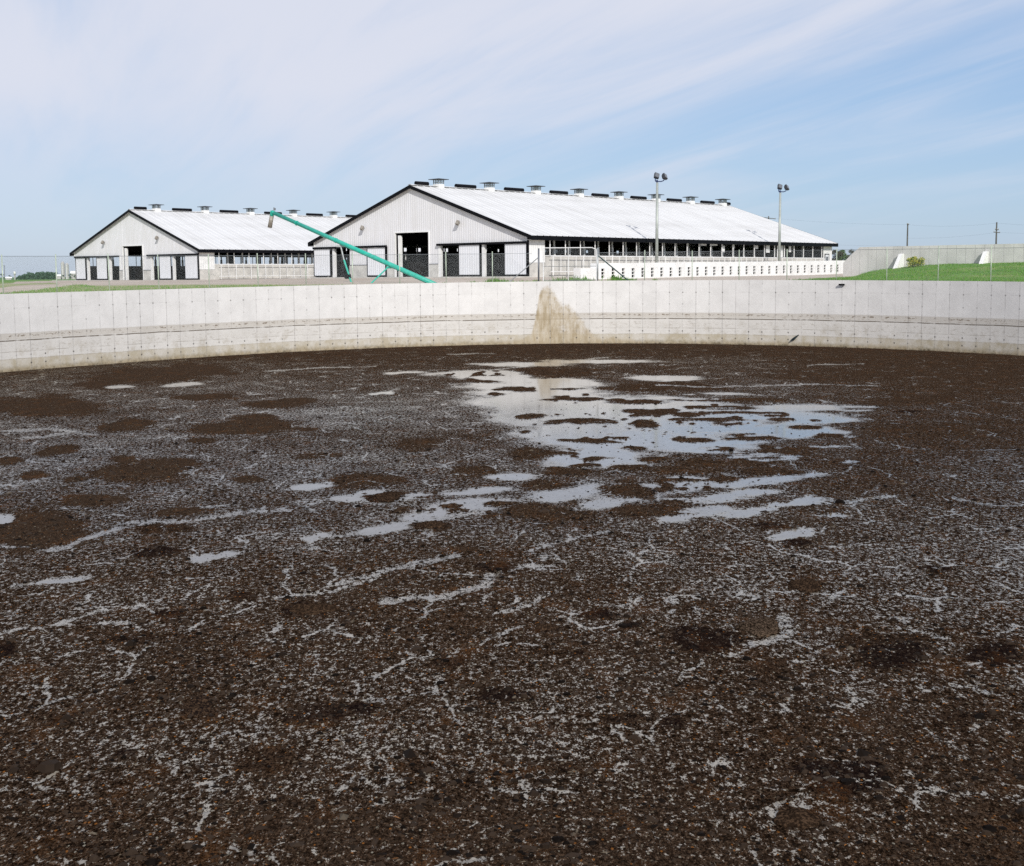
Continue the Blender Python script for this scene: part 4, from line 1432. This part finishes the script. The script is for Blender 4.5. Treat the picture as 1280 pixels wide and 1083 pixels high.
light_pole(15.85, 'grey floodlight pole with twin lamps near the middle of the barn')
light_pole(39.7, 'grey floodlight pole with twin lamps near the far right end of the barn')

# ------------------------------------------------------------------ silage bunker wall on the right bank
K0 = at(1053.5, 343.8, 115)
KD = Vector((.744, -.668, 0))
KN = Vector((-.668, -.744, 0))
bk = tag(empty('bunker_wall', (K0.x, K0.y, 0), math.atan2(KD.y, KD.x)), 'grey concrete bunker wall with a sloped left end on the grass bank', 'wall')


def bunk_top(s):
    px, _ = project(np.array([[K0.x + KD.x * s, K0.y + KD.y * s, EYE]]))
    y = np.interp(px[0], [1053, 1053.6, 1072.5, 1280, 1400], [329.2, 329.0, 309.2, 304.6, 302.2])
    return at(px[0], y, K0.y + KD.y * s).z


s = 0.0
stp = .80
edges = [0.0]
while edges[-1] < 26:
    edges.append(edges[-1] + stp)
for a, b in zip(edges[:-1], edges[1:]):
    mb = MB()
    a_, b_ = a + .009, b - .009
    cuts = [a_, b_]
    za, zb = bunk_top(a_), bunk_top(b_)
    g0 = 3.2
    j = random.uniform(-.004, .004)
    P = [(a_, -.0 + j, g0), (b_, j, g0), (b_, j, zb), (a_, j, za)]
    P2 = [(x, .28, z) for x, _, z in P]
    mb.poly(P).poly(P2[::-1])
    for i in range(4):
        q = (i + 1) % 4
        mb.poly([P[i], P2[i], P2[q], P[q]])
    mb.build('concrete_panel', MAT['bunker_concrete'], bk)
    # dark joint filler behind the gap
mb = MB()
for a in edges[1:-1]:
    mb.span((a - .008, .012, 3.3), (a + .008, .24, bunk_top(a) - .03))
o = mb.build('joint_filler', MAT['steel_dark'], bk)
o['kind'] = 'stuff'
for pxt, pyt, prj in ((1128, 317.5, 2.1), (1233.5, 314.5, 2.1)):
    r = ray(pxt, pyt)
    kx = r.x / r.y
    sb = (kx * K0.y - K0.x) / (KD.x - kx * KD.y)
    ztop = at(pxt, pyt, K0.y + KD.y * sb).z
    mb = MB()
    P = [(sb - .17, -.02, 3.4), (sb - .17, -prj, 3.4), (sb - .17, -prj + .15, 4.35), (sb - .17, -.35, ztop), (sb - .17, -.02, ztop)]
    P2 = [(x + .34, y, z) for x, y, z in P]
    mb.poly(P).poly(P2[::-1])
    for i in range(5):
        q = (i + 1) % 5
        mb.poly([P[i], P[q], P2[q], P2[i]])
    mb.build('buttress', MAT['precast_white'], bk)

# ------------------------------------------------------------------ leaves


def leaf_cloud(name, centers, radii, per, size, mat, parent=None, squash=.8):
    C_ = np.repeat(np.asarray(centers, float), per, axis=0)
    R_ = np.repeat(np.asarray(radii, float), per)
    n_ = len(C_)
    d = rng.normal(size=(n_, 3))
    d /= np.linalg.norm(d, axis=1)[:, None]
    r_ = rng.random(n_) ** .45
    p = C_ + d * (R_ * r_)[:, None] * np.array([1, 1, squash])
    a = rng.normal(size=(n_, 3))
    a /= np.linalg.norm(a, axis=1)[:, None]
    b = np.cross(a, rng.normal(size=(n_, 3)))
    b /= np.linalg.norm(b, axis=1)[:, None]
    s_ = size * rng.uniform(.6, 1.4, n_)[:, None]
    V = np.stack([p - a * s_, p + b * s_ * .55, p + a * s_, p - b * s_ * .55], 1)
    o = mesh_np(name, V.reshape(-1, 3), np.arange(n_ * 4).reshape(-1, 4), None, MAT[mat], parent)
    attr(o, 'tint', np.repeat(np.clip(rng.random(n_) * .8 + .2 * (d[:, 2] > 0), 0, 1), 4))
    return o


def tree(px, py_top, depth, width_px, label, mat, group, base_drop=0, n=9, per=260):
    top = at(px, py_top, depth)
    gz = float(ground_z(top.x, top.y))
    H = top.z - gz
    w = width_px / F_PX * depth
    r = tag(empty('tree', (top.x, top.y, gz)), label, 'tree', group)
    tk = MB()
    tk.tube((0, 0, -.2), (.04 * w, 0, H * .45), H * .028, H * .018, 7)
    cs, rs = [], []
    for k in range(n):
        a = random.uniform(0, 6.28)
        q = random.uniform(.1, .36) * w
        z = H * random.uniform(.30, .84)
        c = (math.cos(a) * q, math.sin(a) * q, z)
        cs.append(c)
        rs.append(w * random.uniform(.17, .27) * (1.1 - .4 * z / H))
        tk.tube((.03 * w, 0, H * .38), c, H * .012, H * .004, 5)
    cs.append((0, 0, H * .86))
    rs.append(H * .13)
    tk.build('trunk', MAT['bark'], r)
    leaf_cloud('crown', cs, rs, per, w * .035, mat, r)
    return r


tree(1043, 311, 300, 24, 'dark reddish tree just right of the barn end', 'leaf_reddish', 'trees behind the barn end')
tree(1053, 311, 330, 26, 'dense green tree behind the perforated wall end', 'leaf_dark', 'trees behind the barn end')
tree(1064.5, 310, 310, 20, 'thin brownish tree beside the sloped bunker wall end', 'leaf_reddish', 'trees behind the barn end', n=7, per=160)
for px, py, d, w, lb in [(2.5, 341.2, 1000, 6, 'small round tree at the left edge of the far field'), (11.5, 343.8, 1000, 8, 'low dark tree beside the far wood, second from the left edge'),
                         (88, 341.5, 1100, 7, 'dark tree right of the twin silos'), (94, 343.2, 1050, 7, 'low tree against the left barn corner, below the white roof'),
                         (77, 343, 1000, 7, 'dark tree in front of the twin silos'), (1120.5, 304.2, 200, 5, 'small leafy treetop peeping over the bunker wall')]:
    tree(px, py, d, w, lb, 'leaf_hazed' if d > 500 else 'leaf_dark', 'small trees around the field edges', n=6, per=110)
# far wood reads as one mass
cs, rs = [], []
for k in range(70):
    px = random.uniform(20, 76)
    d = random.uniform(1180, 1420)
    env = np.interp(px, [18, 24, 34, 50, 70, 76], [2.0, 6.6, 9.6, 10.4, 10.0, 7.0])
    h = env * d / F_PX * random.uniform(.72, 1.02)
    p = at(px, 345, d)
    gz = float(ground_z(p.x, p.y))
    for zf in (.2, .45, .78):
        cs.append((p.x + random.uniform(-1, 1), p.y, gz + h * zf))
        rs.append(h * .27 * random.uniform(.8, 1.3))
wood = leaf_cloud('far_woodland', cs, rs, 110, .55, 'leaf_hazed')
tag(wood, 'distant bluish green wood along the far edge of the field', 'woodland', kind='stuff')
# yellow-flowering bush against the bunker wall
bp = at(1143, 333.5, 108.2)
gz = float(ground_z(bp.x, bp.y))
br = tag(empty('flowering_bush', (bp.x, bp.y, gz)), 'yellow green flowering bush by the bunker wall buttress', 'bush')
st = MB()
cs, rs = [], []
for k in range(16):
    a, q = random.uniform(0, 6.28), random.uniform(0, .72)
    c = (math.cos(a) * q * 1.15, math.sin(a) * q * .6, random.uniform(.25, .88) * (1 - .4 * q))
    cs.append(c)
    rs.append(random.uniform(.20, .34))
    st.tube((0, 0, -.1), c, .018, .008, 5)
st.build('stem', MAT['bark'], br)
leaf_cloud('foliage', cs, rs, 260, .045, 'leaf_bush', br)

# ------------------------------------------------------------------ chain link fence on the rim
FENCE_PX = [15.5, 81, 145.5, 206, 268, 328, 387, 444.5, 502.5, 560, 617, 674]
FENCE_PX2 = [747, 805, 864, 922, 981, 1042, 1104, 1167, 1232]
FO = WALL_T + .16


def fence_pt(px):
    s_ = np.interp(px, front[:, 3], arc)
    x_, y_ = np.interp(s_, arc, front[:, 0]), np.interp(s_, arc, front[:, 1])
    d_ = np.array([x_, y_]) - CEN
    d_ /= np.hypot(*d_)
    x_, y_ = x_ + d_[0] * FO, y_ + d_[1] * FO
    return Vector((x_, y_, float(np.interp(s_, arc, front[:, 2])) - .06))


FH = 1.98
fence = tag(empty('chain_link_fence', fence_pt(674)), 'tall thin chain link fence along the tank rim', 'fence')
fo_ = Vector(fence.location)


def mesh_run(px0, px1, H):
    """Crossing wires of the chain link fabric as thin three-sided rods."""
    pts = [fence_pt(p) for p in np.arange(px0, px1 + .01, 2.0)]
    P = np.array([tuple(p) for p in pts])
    L = np.concatenate([[0], np.cumsum(np.hypot(*np.diff(P[:, :2], axis=0).T))])

    def on(s_):
        return np.stack([np.interp(s_, L, P[:, k]) for k in range(3)], -1)
    sp = .085
    n_ = int((L[-1] - H) / sp)
    V, F = [], []
    r_ = .0021
    for sg in (0, 1):
        s0 = np.arange(n_) * sp
        a, b = on(s0 + (0 if sg == 0 else H)), on(s0 + (H if sg == 0 else 0))
        a[:, 2] += .05
        b[:, 2] += H
        for k in range(n_):
            i = len(V)
            d = b[k] - a[k]
            d /= np.linalg.norm(d)
            u_ = np.array([-d[2] * .5, .0, d[0]])
            nrm = np.array([0, 1.0, 0])
            for q in (a[k], b[k]):
                V += [q + np.array([r_ * 1.2, 0, 0]), q + np.array([-r_ * 1.2, 0, 0]), q + nrm * r_]
            F += [(i, i + 1, i + 4, i + 3), (i + 1, i + 2, i + 5, i + 4), (i + 2, i, i + 3, i + 5)]
    o_ = mesh_np('chain_link_mesh', np.array(V) - np.array(fo_), F, None, MAT['chain_wire'], fence)
    o_['kind'] = 'stuff'


mesh_run(-20, 674, FH - .06)
mesh_run(747, 1304, FH - .06)
for runs in (FENCE_PX, FENCE_PX2):
    for k, px in enumerate(runs):
        p = fence_pt(px) - fo_
        corner = px in (674, 747)
        h = 2.26 if px == 674 else (2.25 if px == 747 else FH + random.uniform(.02, .12))
        lean = random.uniform(-.02, .02)
        MB().tube(p - Vector((0, 0, .4)), p + Vector((lean, 0, h)), .058 if corner else .031, n=7).build(
            'fence_post', MAT['steel_dark'] if px == 674 else (MAT['galvanised'] if corner else MAT['pale_post']), fence, True)
for a, b in ((-20, 674), (747, 1304)):
    pts = [fence_pt(p) - fo_ + Vector((0, 0, FH - .05)) for p in np.arange(a, b + .1, 14)]
    MB().path(pts, .011, 5).build('top_wire', MAT['chain_wire'], fence)
# braces of the two gate posts
a, b = fence_pt(674) - fo_, fence_pt(637.5) - fo_
MB().tube(a + Vector((0, 0, 1.66)), b + Vector((0, 0, .02)), .036, n=6).build('brace', MAT['galvanised'], fence)
a, b = fence_pt(747) - fo_, fence_pt(785.5) - fo_
MB().tube(a + Vector((0, 0, 1.76)), b + Vector((0, 0, .02)), .045, n=6).build('brace', MAT['brace_green'], fence)
# gate leaf between the posts
ga, gb = fence_pt(680), fence_pt(745.5)
gate = tag(empty('access_gate', ga), 'white pipe framed mesh gate between the two braced fence posts', 'gate')
gv = gb - ga
gu = Vector((gv.x, gv.y, 0)).normalized()
gm = (gv.x ** 2 + gv.y ** 2) ** .5
Tz = 2.28
fr = MB()
fr.path([gu * .0 + Vector((0, 0, .1)), Vector((0, 0, Tz)), gu * (gm - .30) + Vector((0, 0, Tz)), gu * gm + Vector((0, 0, Tz - .12)), gu * gm + Vector((0, 0, .1))], .030, 6)
fr.build('gate_frame', MAT['white_trim'], gate)
MB().tube(gu * (gm * .47) + Vector((0, 0, .1)), gu * (gm * .47) + Vector((0, 0, Tz)), .026, n=6).build('gate_upright', MAT['white_paint'], gate)
for zz_ in (.12, 1.05):
    MB().tube(gu * .02 + Vector((0, 0, zz_)), gu * (gm - .02) + Vector((0, 0, zz_)), .02, n=6).build('gate_rail', MAT['galvanised'], gate)
V, F = [], []
sp = .09
for sg in (0, 1):
    k = -Tz
    while k < gm:
        x0, x1, z0, z1 = k, k + Tz, .1, Tz
        if x0 < 0:
            z0, x0 = z0 + (0 - k) * (Tz - .1) / Tz, 0
        if x1 > gm:
            z1, x1 = Tz - (k + Tz - gm) * (Tz - .1) / Tz, gm
        if z1 > z0:
            if sg:
                z0, z1 = Tz + .1 - z0, Tz + .1 - z1
            i = len(V)
            for x, z in ((x0, z0), (x1, z1)):
                q = np.array(gu * x) + np.array([0, 0, z])
                V += [q + np.array([.0025, 0, 0]), q - np.array([.0025, 0, 0]), q + np.array([0, .002, 0])]
            F += [(i, i + 1, i + 4, i + 3), (i + 1, i + 2, i + 5, i + 4), (i + 2, i, i + 3, i + 5)]
        k += sp
gm_o = mesh_np('chain_link_mesh', V, F, None, MAT['chain_wire'], gate)
gm_o['kind'] = 'stuff'

# ------------------------------------------------------------------ teal loading pipe
T0, T1 = at(342.5, 266.5, 101), at(543, 355.6, 87.6)
lp = tag(empty('loading_pipe', (T1.x, T1.y, float(ground_z(T1.x, T1.y)))), 'long slanted teal manure loading pipe with a grey downspout', 'loading pipe')
lo = Vector(lp.location)
ax = (T1 - T0)
mbp = MB().tube(T0 - lo, T1 + ax * .035 - lo, .15, .18, 16)
pipe = mbp.build('pipe', MAT['teal_paint'], lp, False)
for p in pipe.data.polygons:
    p.use_smooth = len(p.vertices) == 4
axn = ax.normalized()
for f in (.16, .42, .66, .9):
    c = T0 + ax * f - lo
    MB().tube(c - axn * .045, c + axn * .03, .187, n=16).build('flange', MAT['teal_paint'], lp)
S0 = at(337.2, 284.5, 101.4)
el = MB()
k0v, k1v = T0 - lo, S0 - lo
bendpt = k0v - axn * .22
el.tube(k0v + axn * .05, bendpt + Vector((0, 0, .02)), .15, .155, 14)
el.tube(bendpt + Vector((0, 0, .12)), bendpt * .72 + k1v * .28, .155, .15, 14)
el.build('elbow', MAT['teal_paint'], lp, True)
MB().tube(bendpt * .76 + k1v * .24, k1v, .165, .175, 14).build('downspout', MAT['spout_grey'], lp, True)
MB().box(k0v + Vector((.05, 0, .30)), (.16, .12, .18)).tube(k0v + Vector((.05, 0, .2)), k0v + Vector((.0, 0, .45)), .03, n=5).build('lifting_eye', MAT['steel_dark'], lp)


def on_pipe(px):
    f = np.interp(px, [342.5, 543], [0, 1])
    f = f * 101 / (f * 101 + (1 - f) * 87.6) * 1.0 if False else f
    best = min((abs(project(np.array([tuple(T0 + ax * g)]))[0][0] - px), g) for g in np.linspace(0, 1, 400))[1]
    return T0 + ax * best - lo


q0 = on_pipe(425)
q1 = at(434.5, 345.5, q0.y + lo.y - .2) - lo
q2 = at(438.5, 354.5, q0.y + lo.y - .3) - lo
MB().tube(q0 + Vector((0, 0, -.15)), q0 * .35 + q1 * .65, .055, .055, 8).build('support_leg', MAT['galvanised'], lp)
MB().tube(q0 * .48 + q1 * .52, q2 + (q2 - q1) * .8, .07, .07, 8).build('leg_sleeve', MAT['teal_paint'], lp)
MB().box(q0 + Vector((0, 0, -.28)), (.55, .2, .12)).build('clamp', MAT['galvanised'], lp)
MB().tube(q1 + Vector((-.16, -.1, 0)), q1 + Vector((.16, .1, 0)), .20, n=10).tube(q1 + Vector((.1, -.2, .1)), q1 + Vector((.3, -.2, -.1)), .05, n=6).build('winch', MAT['black_trim'], lp)
w0 = on_pipe(487)
w1 = at(464, 354, w0.y + lo.y - 1.2) - lo
MB().tube(w0 + Vector((0, 0, -.1)), w1 + (w1 - w0) * .25, .055, n=8).build('brace', MAT['teal_paint'], lp)
MB().box(w0 + Vector((0, 0, -.22)), (.45, .2, .14)).build('clamp', MAT['teal_paint'], lp)

# ------------------------------------------------------------------ grass blades


def blades(name, X, Y, hgt, label):
    n_ = len(X)
    zb_ = ground_z(X, Y)
    th_ = rng.uniform(0, math.pi, n_)
    w_ = hgt * .10 + .006
    lx, ly = rng.normal(0, .3, n_) * hgt, rng.normal(0, .3, n_) * hgt
    V = np.zeros((n_, 3, 3))
    V[:, 0] = np.stack([X - np.cos(th_) * w_, Y - np.sin(th_) * w_, zb_ - .03], -1)
    V[:, 1] = np.stack([X + np.cos(th_) * w_, Y + np.sin(th_) * w_, zb_ - .03], -1)
    V[:, 2] = np.stack([X + lx, Y + ly, zb_ + hgt], -1)
    o = mesh_np(name, V.reshape(-1, 3), None, np.arange(n_ * 3).reshape(-1, 3), MAT['grass_blades'])
    attr(o, 'tint', np.repeat(rng.random(n_), 3))
    tag(o, label, 'grass', kind='stuff')


def scatter(n_, px0, px1, d0, d1):
    px = rng.uniform(px0, px1, n_)
    s_ = np.interp(px, front[:, 3], arc)
    x_, y_ = np.interp(s_, arc, front[:, 0]), np.interp(s_, arc, front[:, 1])
    dx, dy = x_ - CEN[0], y_ - CEN[1]
    r_ = np.hypot(dx, dy)
    off = WALL_T + .1 + d0 + (d1 - d0) * rng.random(n_)
    return x_ + dx / r_ * off, y_ + dy / r_ * off, px, off


X, Y, px, off = scatter(52000, -10, 540, 0, 26)
k = (grass_amount(X, Y, px, off) > .5) & (rng.random(len(X)) < .45)
blades('verge_grass', X[k], Y[k], rng.uniform(.03, .10, k.sum()) + .04 * (fbm(X[k], Y[k]) > .55), 'short green grass verge outside the tank rim at left')
X, Y, px, off = scatter(80000, 960, 1320, 0, 36)
ppx, _ = project(np.stack([X, Y, np.full_like(X, 4.3)], -1))
sw = (X - 31) * (-.668) + (Y - 115) * (-.744)
k = (grass_amount(X, Y, ppx, off) > .55) & (sw > 0.05)
blades('bank_grass', X[k], Y[k], rng.uniform(.03, .10, k.sum()) + .05 * (fbm(X[k] * .6, Y[k] * .6) > .55), 'mown green grass on the bank below the bunker wall')
# weed tufts along the rim
tx, ty, th2 = [], [], []
for cpx, wpx, n_, hh in [(620, 9, 700, .26), (632, 14, 500, .16), (655, 20, 260, .12), (595, 6, 160, .12), (705, 14, 1500, .16), (722, 14, 1500, .18), (716, 26, 200, .34), (733, 9, 500, .16),
                         (770, 7, 700, .30), (778, 12, 500, .2), (790, 6, 260, .16), (818, 4, 120, .18), (560, 5, 60, .1), (672, 5, 150, .16), (690, 10, 160, .10), (1002, 22, 700, .12), (1030, 20, 900, .14)]:
    pxs = np.clip(rng.normal(cpx, wpx * .5, n_), -10, 1300)
    s_ = np.interp(pxs, front[:, 3], arc)
    x_, y_ = np.interp(s_, arc, front[:, 0]), np.interp(s_, arc, front[:, 1])
    dx, dy = x_ - CEN[0], y_ - CEN[1]
    r_ = np.hypot(dx, dy)
    of = WALL_T + .12 + rng.random(n_) * 1.6
    tx.append(x_ + dx / r_ * of)
    ty.append(y_ + dy / r_ * of)
    th2.append(np.abs(rng.normal(hh * .62, hh * .4, n_)) + .02)
blades('rim_weeds', np.concatenate(tx), np.concatenate(ty), np.concatenate(th2), 'ragged green weeds sprouting along the tank rim by the gate')

# ------------------------------------------------------------------ far things


def utility_pole(px, ytop, depth, arm, label, ybase=None):
    t = at(px, ytop, depth)
    gz = float(ground_z(t.x, t.y))
    r = tag(empty('utility_pole', (t.x, t.y, gz)), label, 'utility pole', 'utility poles on the skyline')
    H = t.z - gz
    MB().tube((0, 0, -.5), (0, 0, H), .22, .15, 7).build('pole', MAT['old_pole'], r)
    tops = []
    for dz, w in arm:
        MB().box((0, -.2, H - dz), (w, .14, .16), Matrix.Rotation(.12, 3, 'Y')).build('crossarm', MAT['old_pole'], r)
        for f in (-.46, 0.0, .46):
            MB().tube((w * f, -.2, H - dz - w * f * .12 + .05), (w * f, -.2, H - dz - w * f * .12 + .32), .05, n=5).build('insulator', MAT['silo_grey'], r)
        tops.append((w, dz))
    return Vector((t.x, t.y, gz)), H


up = [utility_pole(960.8, 270.5, 330, [(.5, 3.6)], 'pole top with a long crossarm showing above the barn roof'),
      utility_pole(1134.7, 279.5, 300, [(.25, .5)], 'bare utility pole above the left part of the bunker wall'),
      utility_pole(1246, 278, 280, [(2.2, 1.4), (1.6, .8)], 'utility pole with two short crossarms above the right part of the bunker wall')]
utility_pole(5.2, 331.5, 900, [(.6, 1.5)], 'very distant utility pole at the left edge')


def wire(a, b, sag, label, r=.010):
    pts = []
    for k in range(17):
        f = k / 16
        p = a * (1 - f) + b * f
        pts.append(p - Vector((0, 0, sag * 4 * f * (1 - f))))
    tag(MB().path(pts, r, 4).build('power_line', MAT['wire_dark']), label, 'power line', 'power lines on the skyline')


def ptop(i, dz):
    return up[i][0] + Vector((0, 0, up[i][1] - dz))


wire(ptop(0, .4), ptop(1, .3), 0.4, 'power line between the roof crossarm pole and the bare pole')
wire(ptop(1, .3), ptop(2, .2), 0.5, 'upper power line between the two poles over the bunker wall')
wire(ptop(1, 3.4), ptop(2, 2.2), .4, 'lower power line between the two poles over the bunker wall')
wire(ptop(2, .2), at(1420, 279, 262), .6, 'upper power line leaving the right hand pole out of view')
wire(ptop(2, 2.2), at(1420, 285, 262), .6, 'lower power line leaving the right hand pole out of view')
wire(at(1046, 306.5, 290), at(1420, 305.4, 262), .4, 'low cable just above the bunker wall top')

for px, yt, w, lb in [(78.2, 327.2, 4.6, 'pale grey farm silo, left one of the distant pair'), (83.6, 329.0, 4.4, 'pale grey farm silo, right one of the distant pair')]:
    d = 1120
    t = at(px, yt, d)
    gz = float(ground_z(t.x, t.y))
    R_ = w / F_PX * d / 2
    so_ = tag(empty('silo', (t.x, t.y, gz)), lb, 'silo', 'distant farm silos')
    H = t.z - gz
    sv = MB()
    for k in range(8):
        sv.tube((0, 0, H * .92 * k / 8), (0, 0, H * .92 * (k + 1) / 8 - .08), R_, n=18)
    sv.build('shell', MAT['silo_grey'], so_)
    MB().tube((0, 0, H * .92), (0, 0, H), R_ * 1.03, R_ * .35, 18).build('roof', MAT['silo_grey'], so_)
    MB().box((0, -R_ - .15, H * .45), (.5, .3, H * .9)).build('chute', MAT['white_paint'], so_)


def farm_shed(px, y, w, h, d, label):
    p = at(px, y, d)
    gz = float(ground_z(p.x, p.y))
    W_, H_ = w / F_PX * d, h / F_PX * d
    top = p.z - gz
    r = tag(empty('farm_shed', (p.x, p.y, gz), .15), label, 'shed', 'distant farm sheds')
    MB().span((-W_ / 2, -W_ * .3, 0), (W_ / 2, W_ * .3, top - H_)).build('wall', MAT['silo_grey'], r)
    rf = MB()
    a, b = W_ / 2 + .3, W_ * .3 + .3
    rf.poly([(-a, -b, top - H_), (a, -b, top - H_), (a, 0, top), (-a, 0, top)]).poly([(-a, 0, top), (a, 0, top), (a, b, top - H_), (-a, b, top - H_)])
    rf.poly([(-a, -b, top - H_), (-a, 0, top), (-a, b, top - H_)]).poly([(a, -b, top - H_), (a, b, top - H_), (a, 0, top)])
    rf.build('roof', MAT['white_trim'], r)


farm_shed(73.6, 343.2, 4.6, 2.3, 960, 'distant small white roofed shed left of the twin silos')
farm_shed(92.3, 339.0, 7.5, 3.2, 1150, 'distant white roofed shed beside the corner of the left barn')
farm_shed(11.0, 346.2, 7.0, 1.8, 980, 'distant low grey shed at the left edge of the field')
p = at(18.2, 339.2, 620)
gz = float(ground_z(p.x, p.y))
r = tag(empty('water_tank', (p.x, p.y, gz)), 'small pale upright tank far behind the leftmost fence post', 'tank')
MB().tube((0, 0, -.3), (0, 0, p.z - gz - 1.6), .35, n=8).build('leg', MAT['silo_grey'], r)
MB().tube((0, 0, p.z - gz - 1.7), (0, 0, p.z - gz - .3), .55, .6, 12).tube((0, 0, p.z - gz - .3), (0, 0, p.z - gz), .6, .2, 12).build('drum', MAT['white_paint'], r, True)

# torn strip of dark liner hanging on the wall foot
d0, d1 = at(988, 426, rim(990)[0].y - .12), at(998.5, 418.8, rim(997)[0].y - .06)
dv = d1 - d0
mb = MB()
nseg = 10
V, F = [], []
for k in range(nseg + 1):
    f = k / nseg
    c = d0 + dv * f
    hh = .085 * math.sin(math.pi * min(f * .9 + .08, 1)) + .02
    yy = .03 * math.sin(f * 9)
    V += [(c.x - d0.x, c.y - d0.y + yy - .02, c.z - d0.z - hh), (c.x - d0.x, c.y - d0.y + yy - .02, c.z - d0.z + hh * .6),
          (c.x - d0.x, c.y - d0.y + yy + .01, c.z - d0.z + hh * .6), (c.x - d0.x, c.y - d0.y + yy + .01, c.z - d0.z - hh)]
for k in range(nseg):
    for j in range(4):
        a = 4 * k + j
        b = 4 * k + (j + 1) % 4
        F.append((a, b, b + 4, a + 4))
o = mesh_np('liner_scrap', V, F, None, MAT['debris_dark'])
o.location = d0
tag(o, 'dark scrap of torn liner stuck low on the tank wall, right of centre', 'scrap')
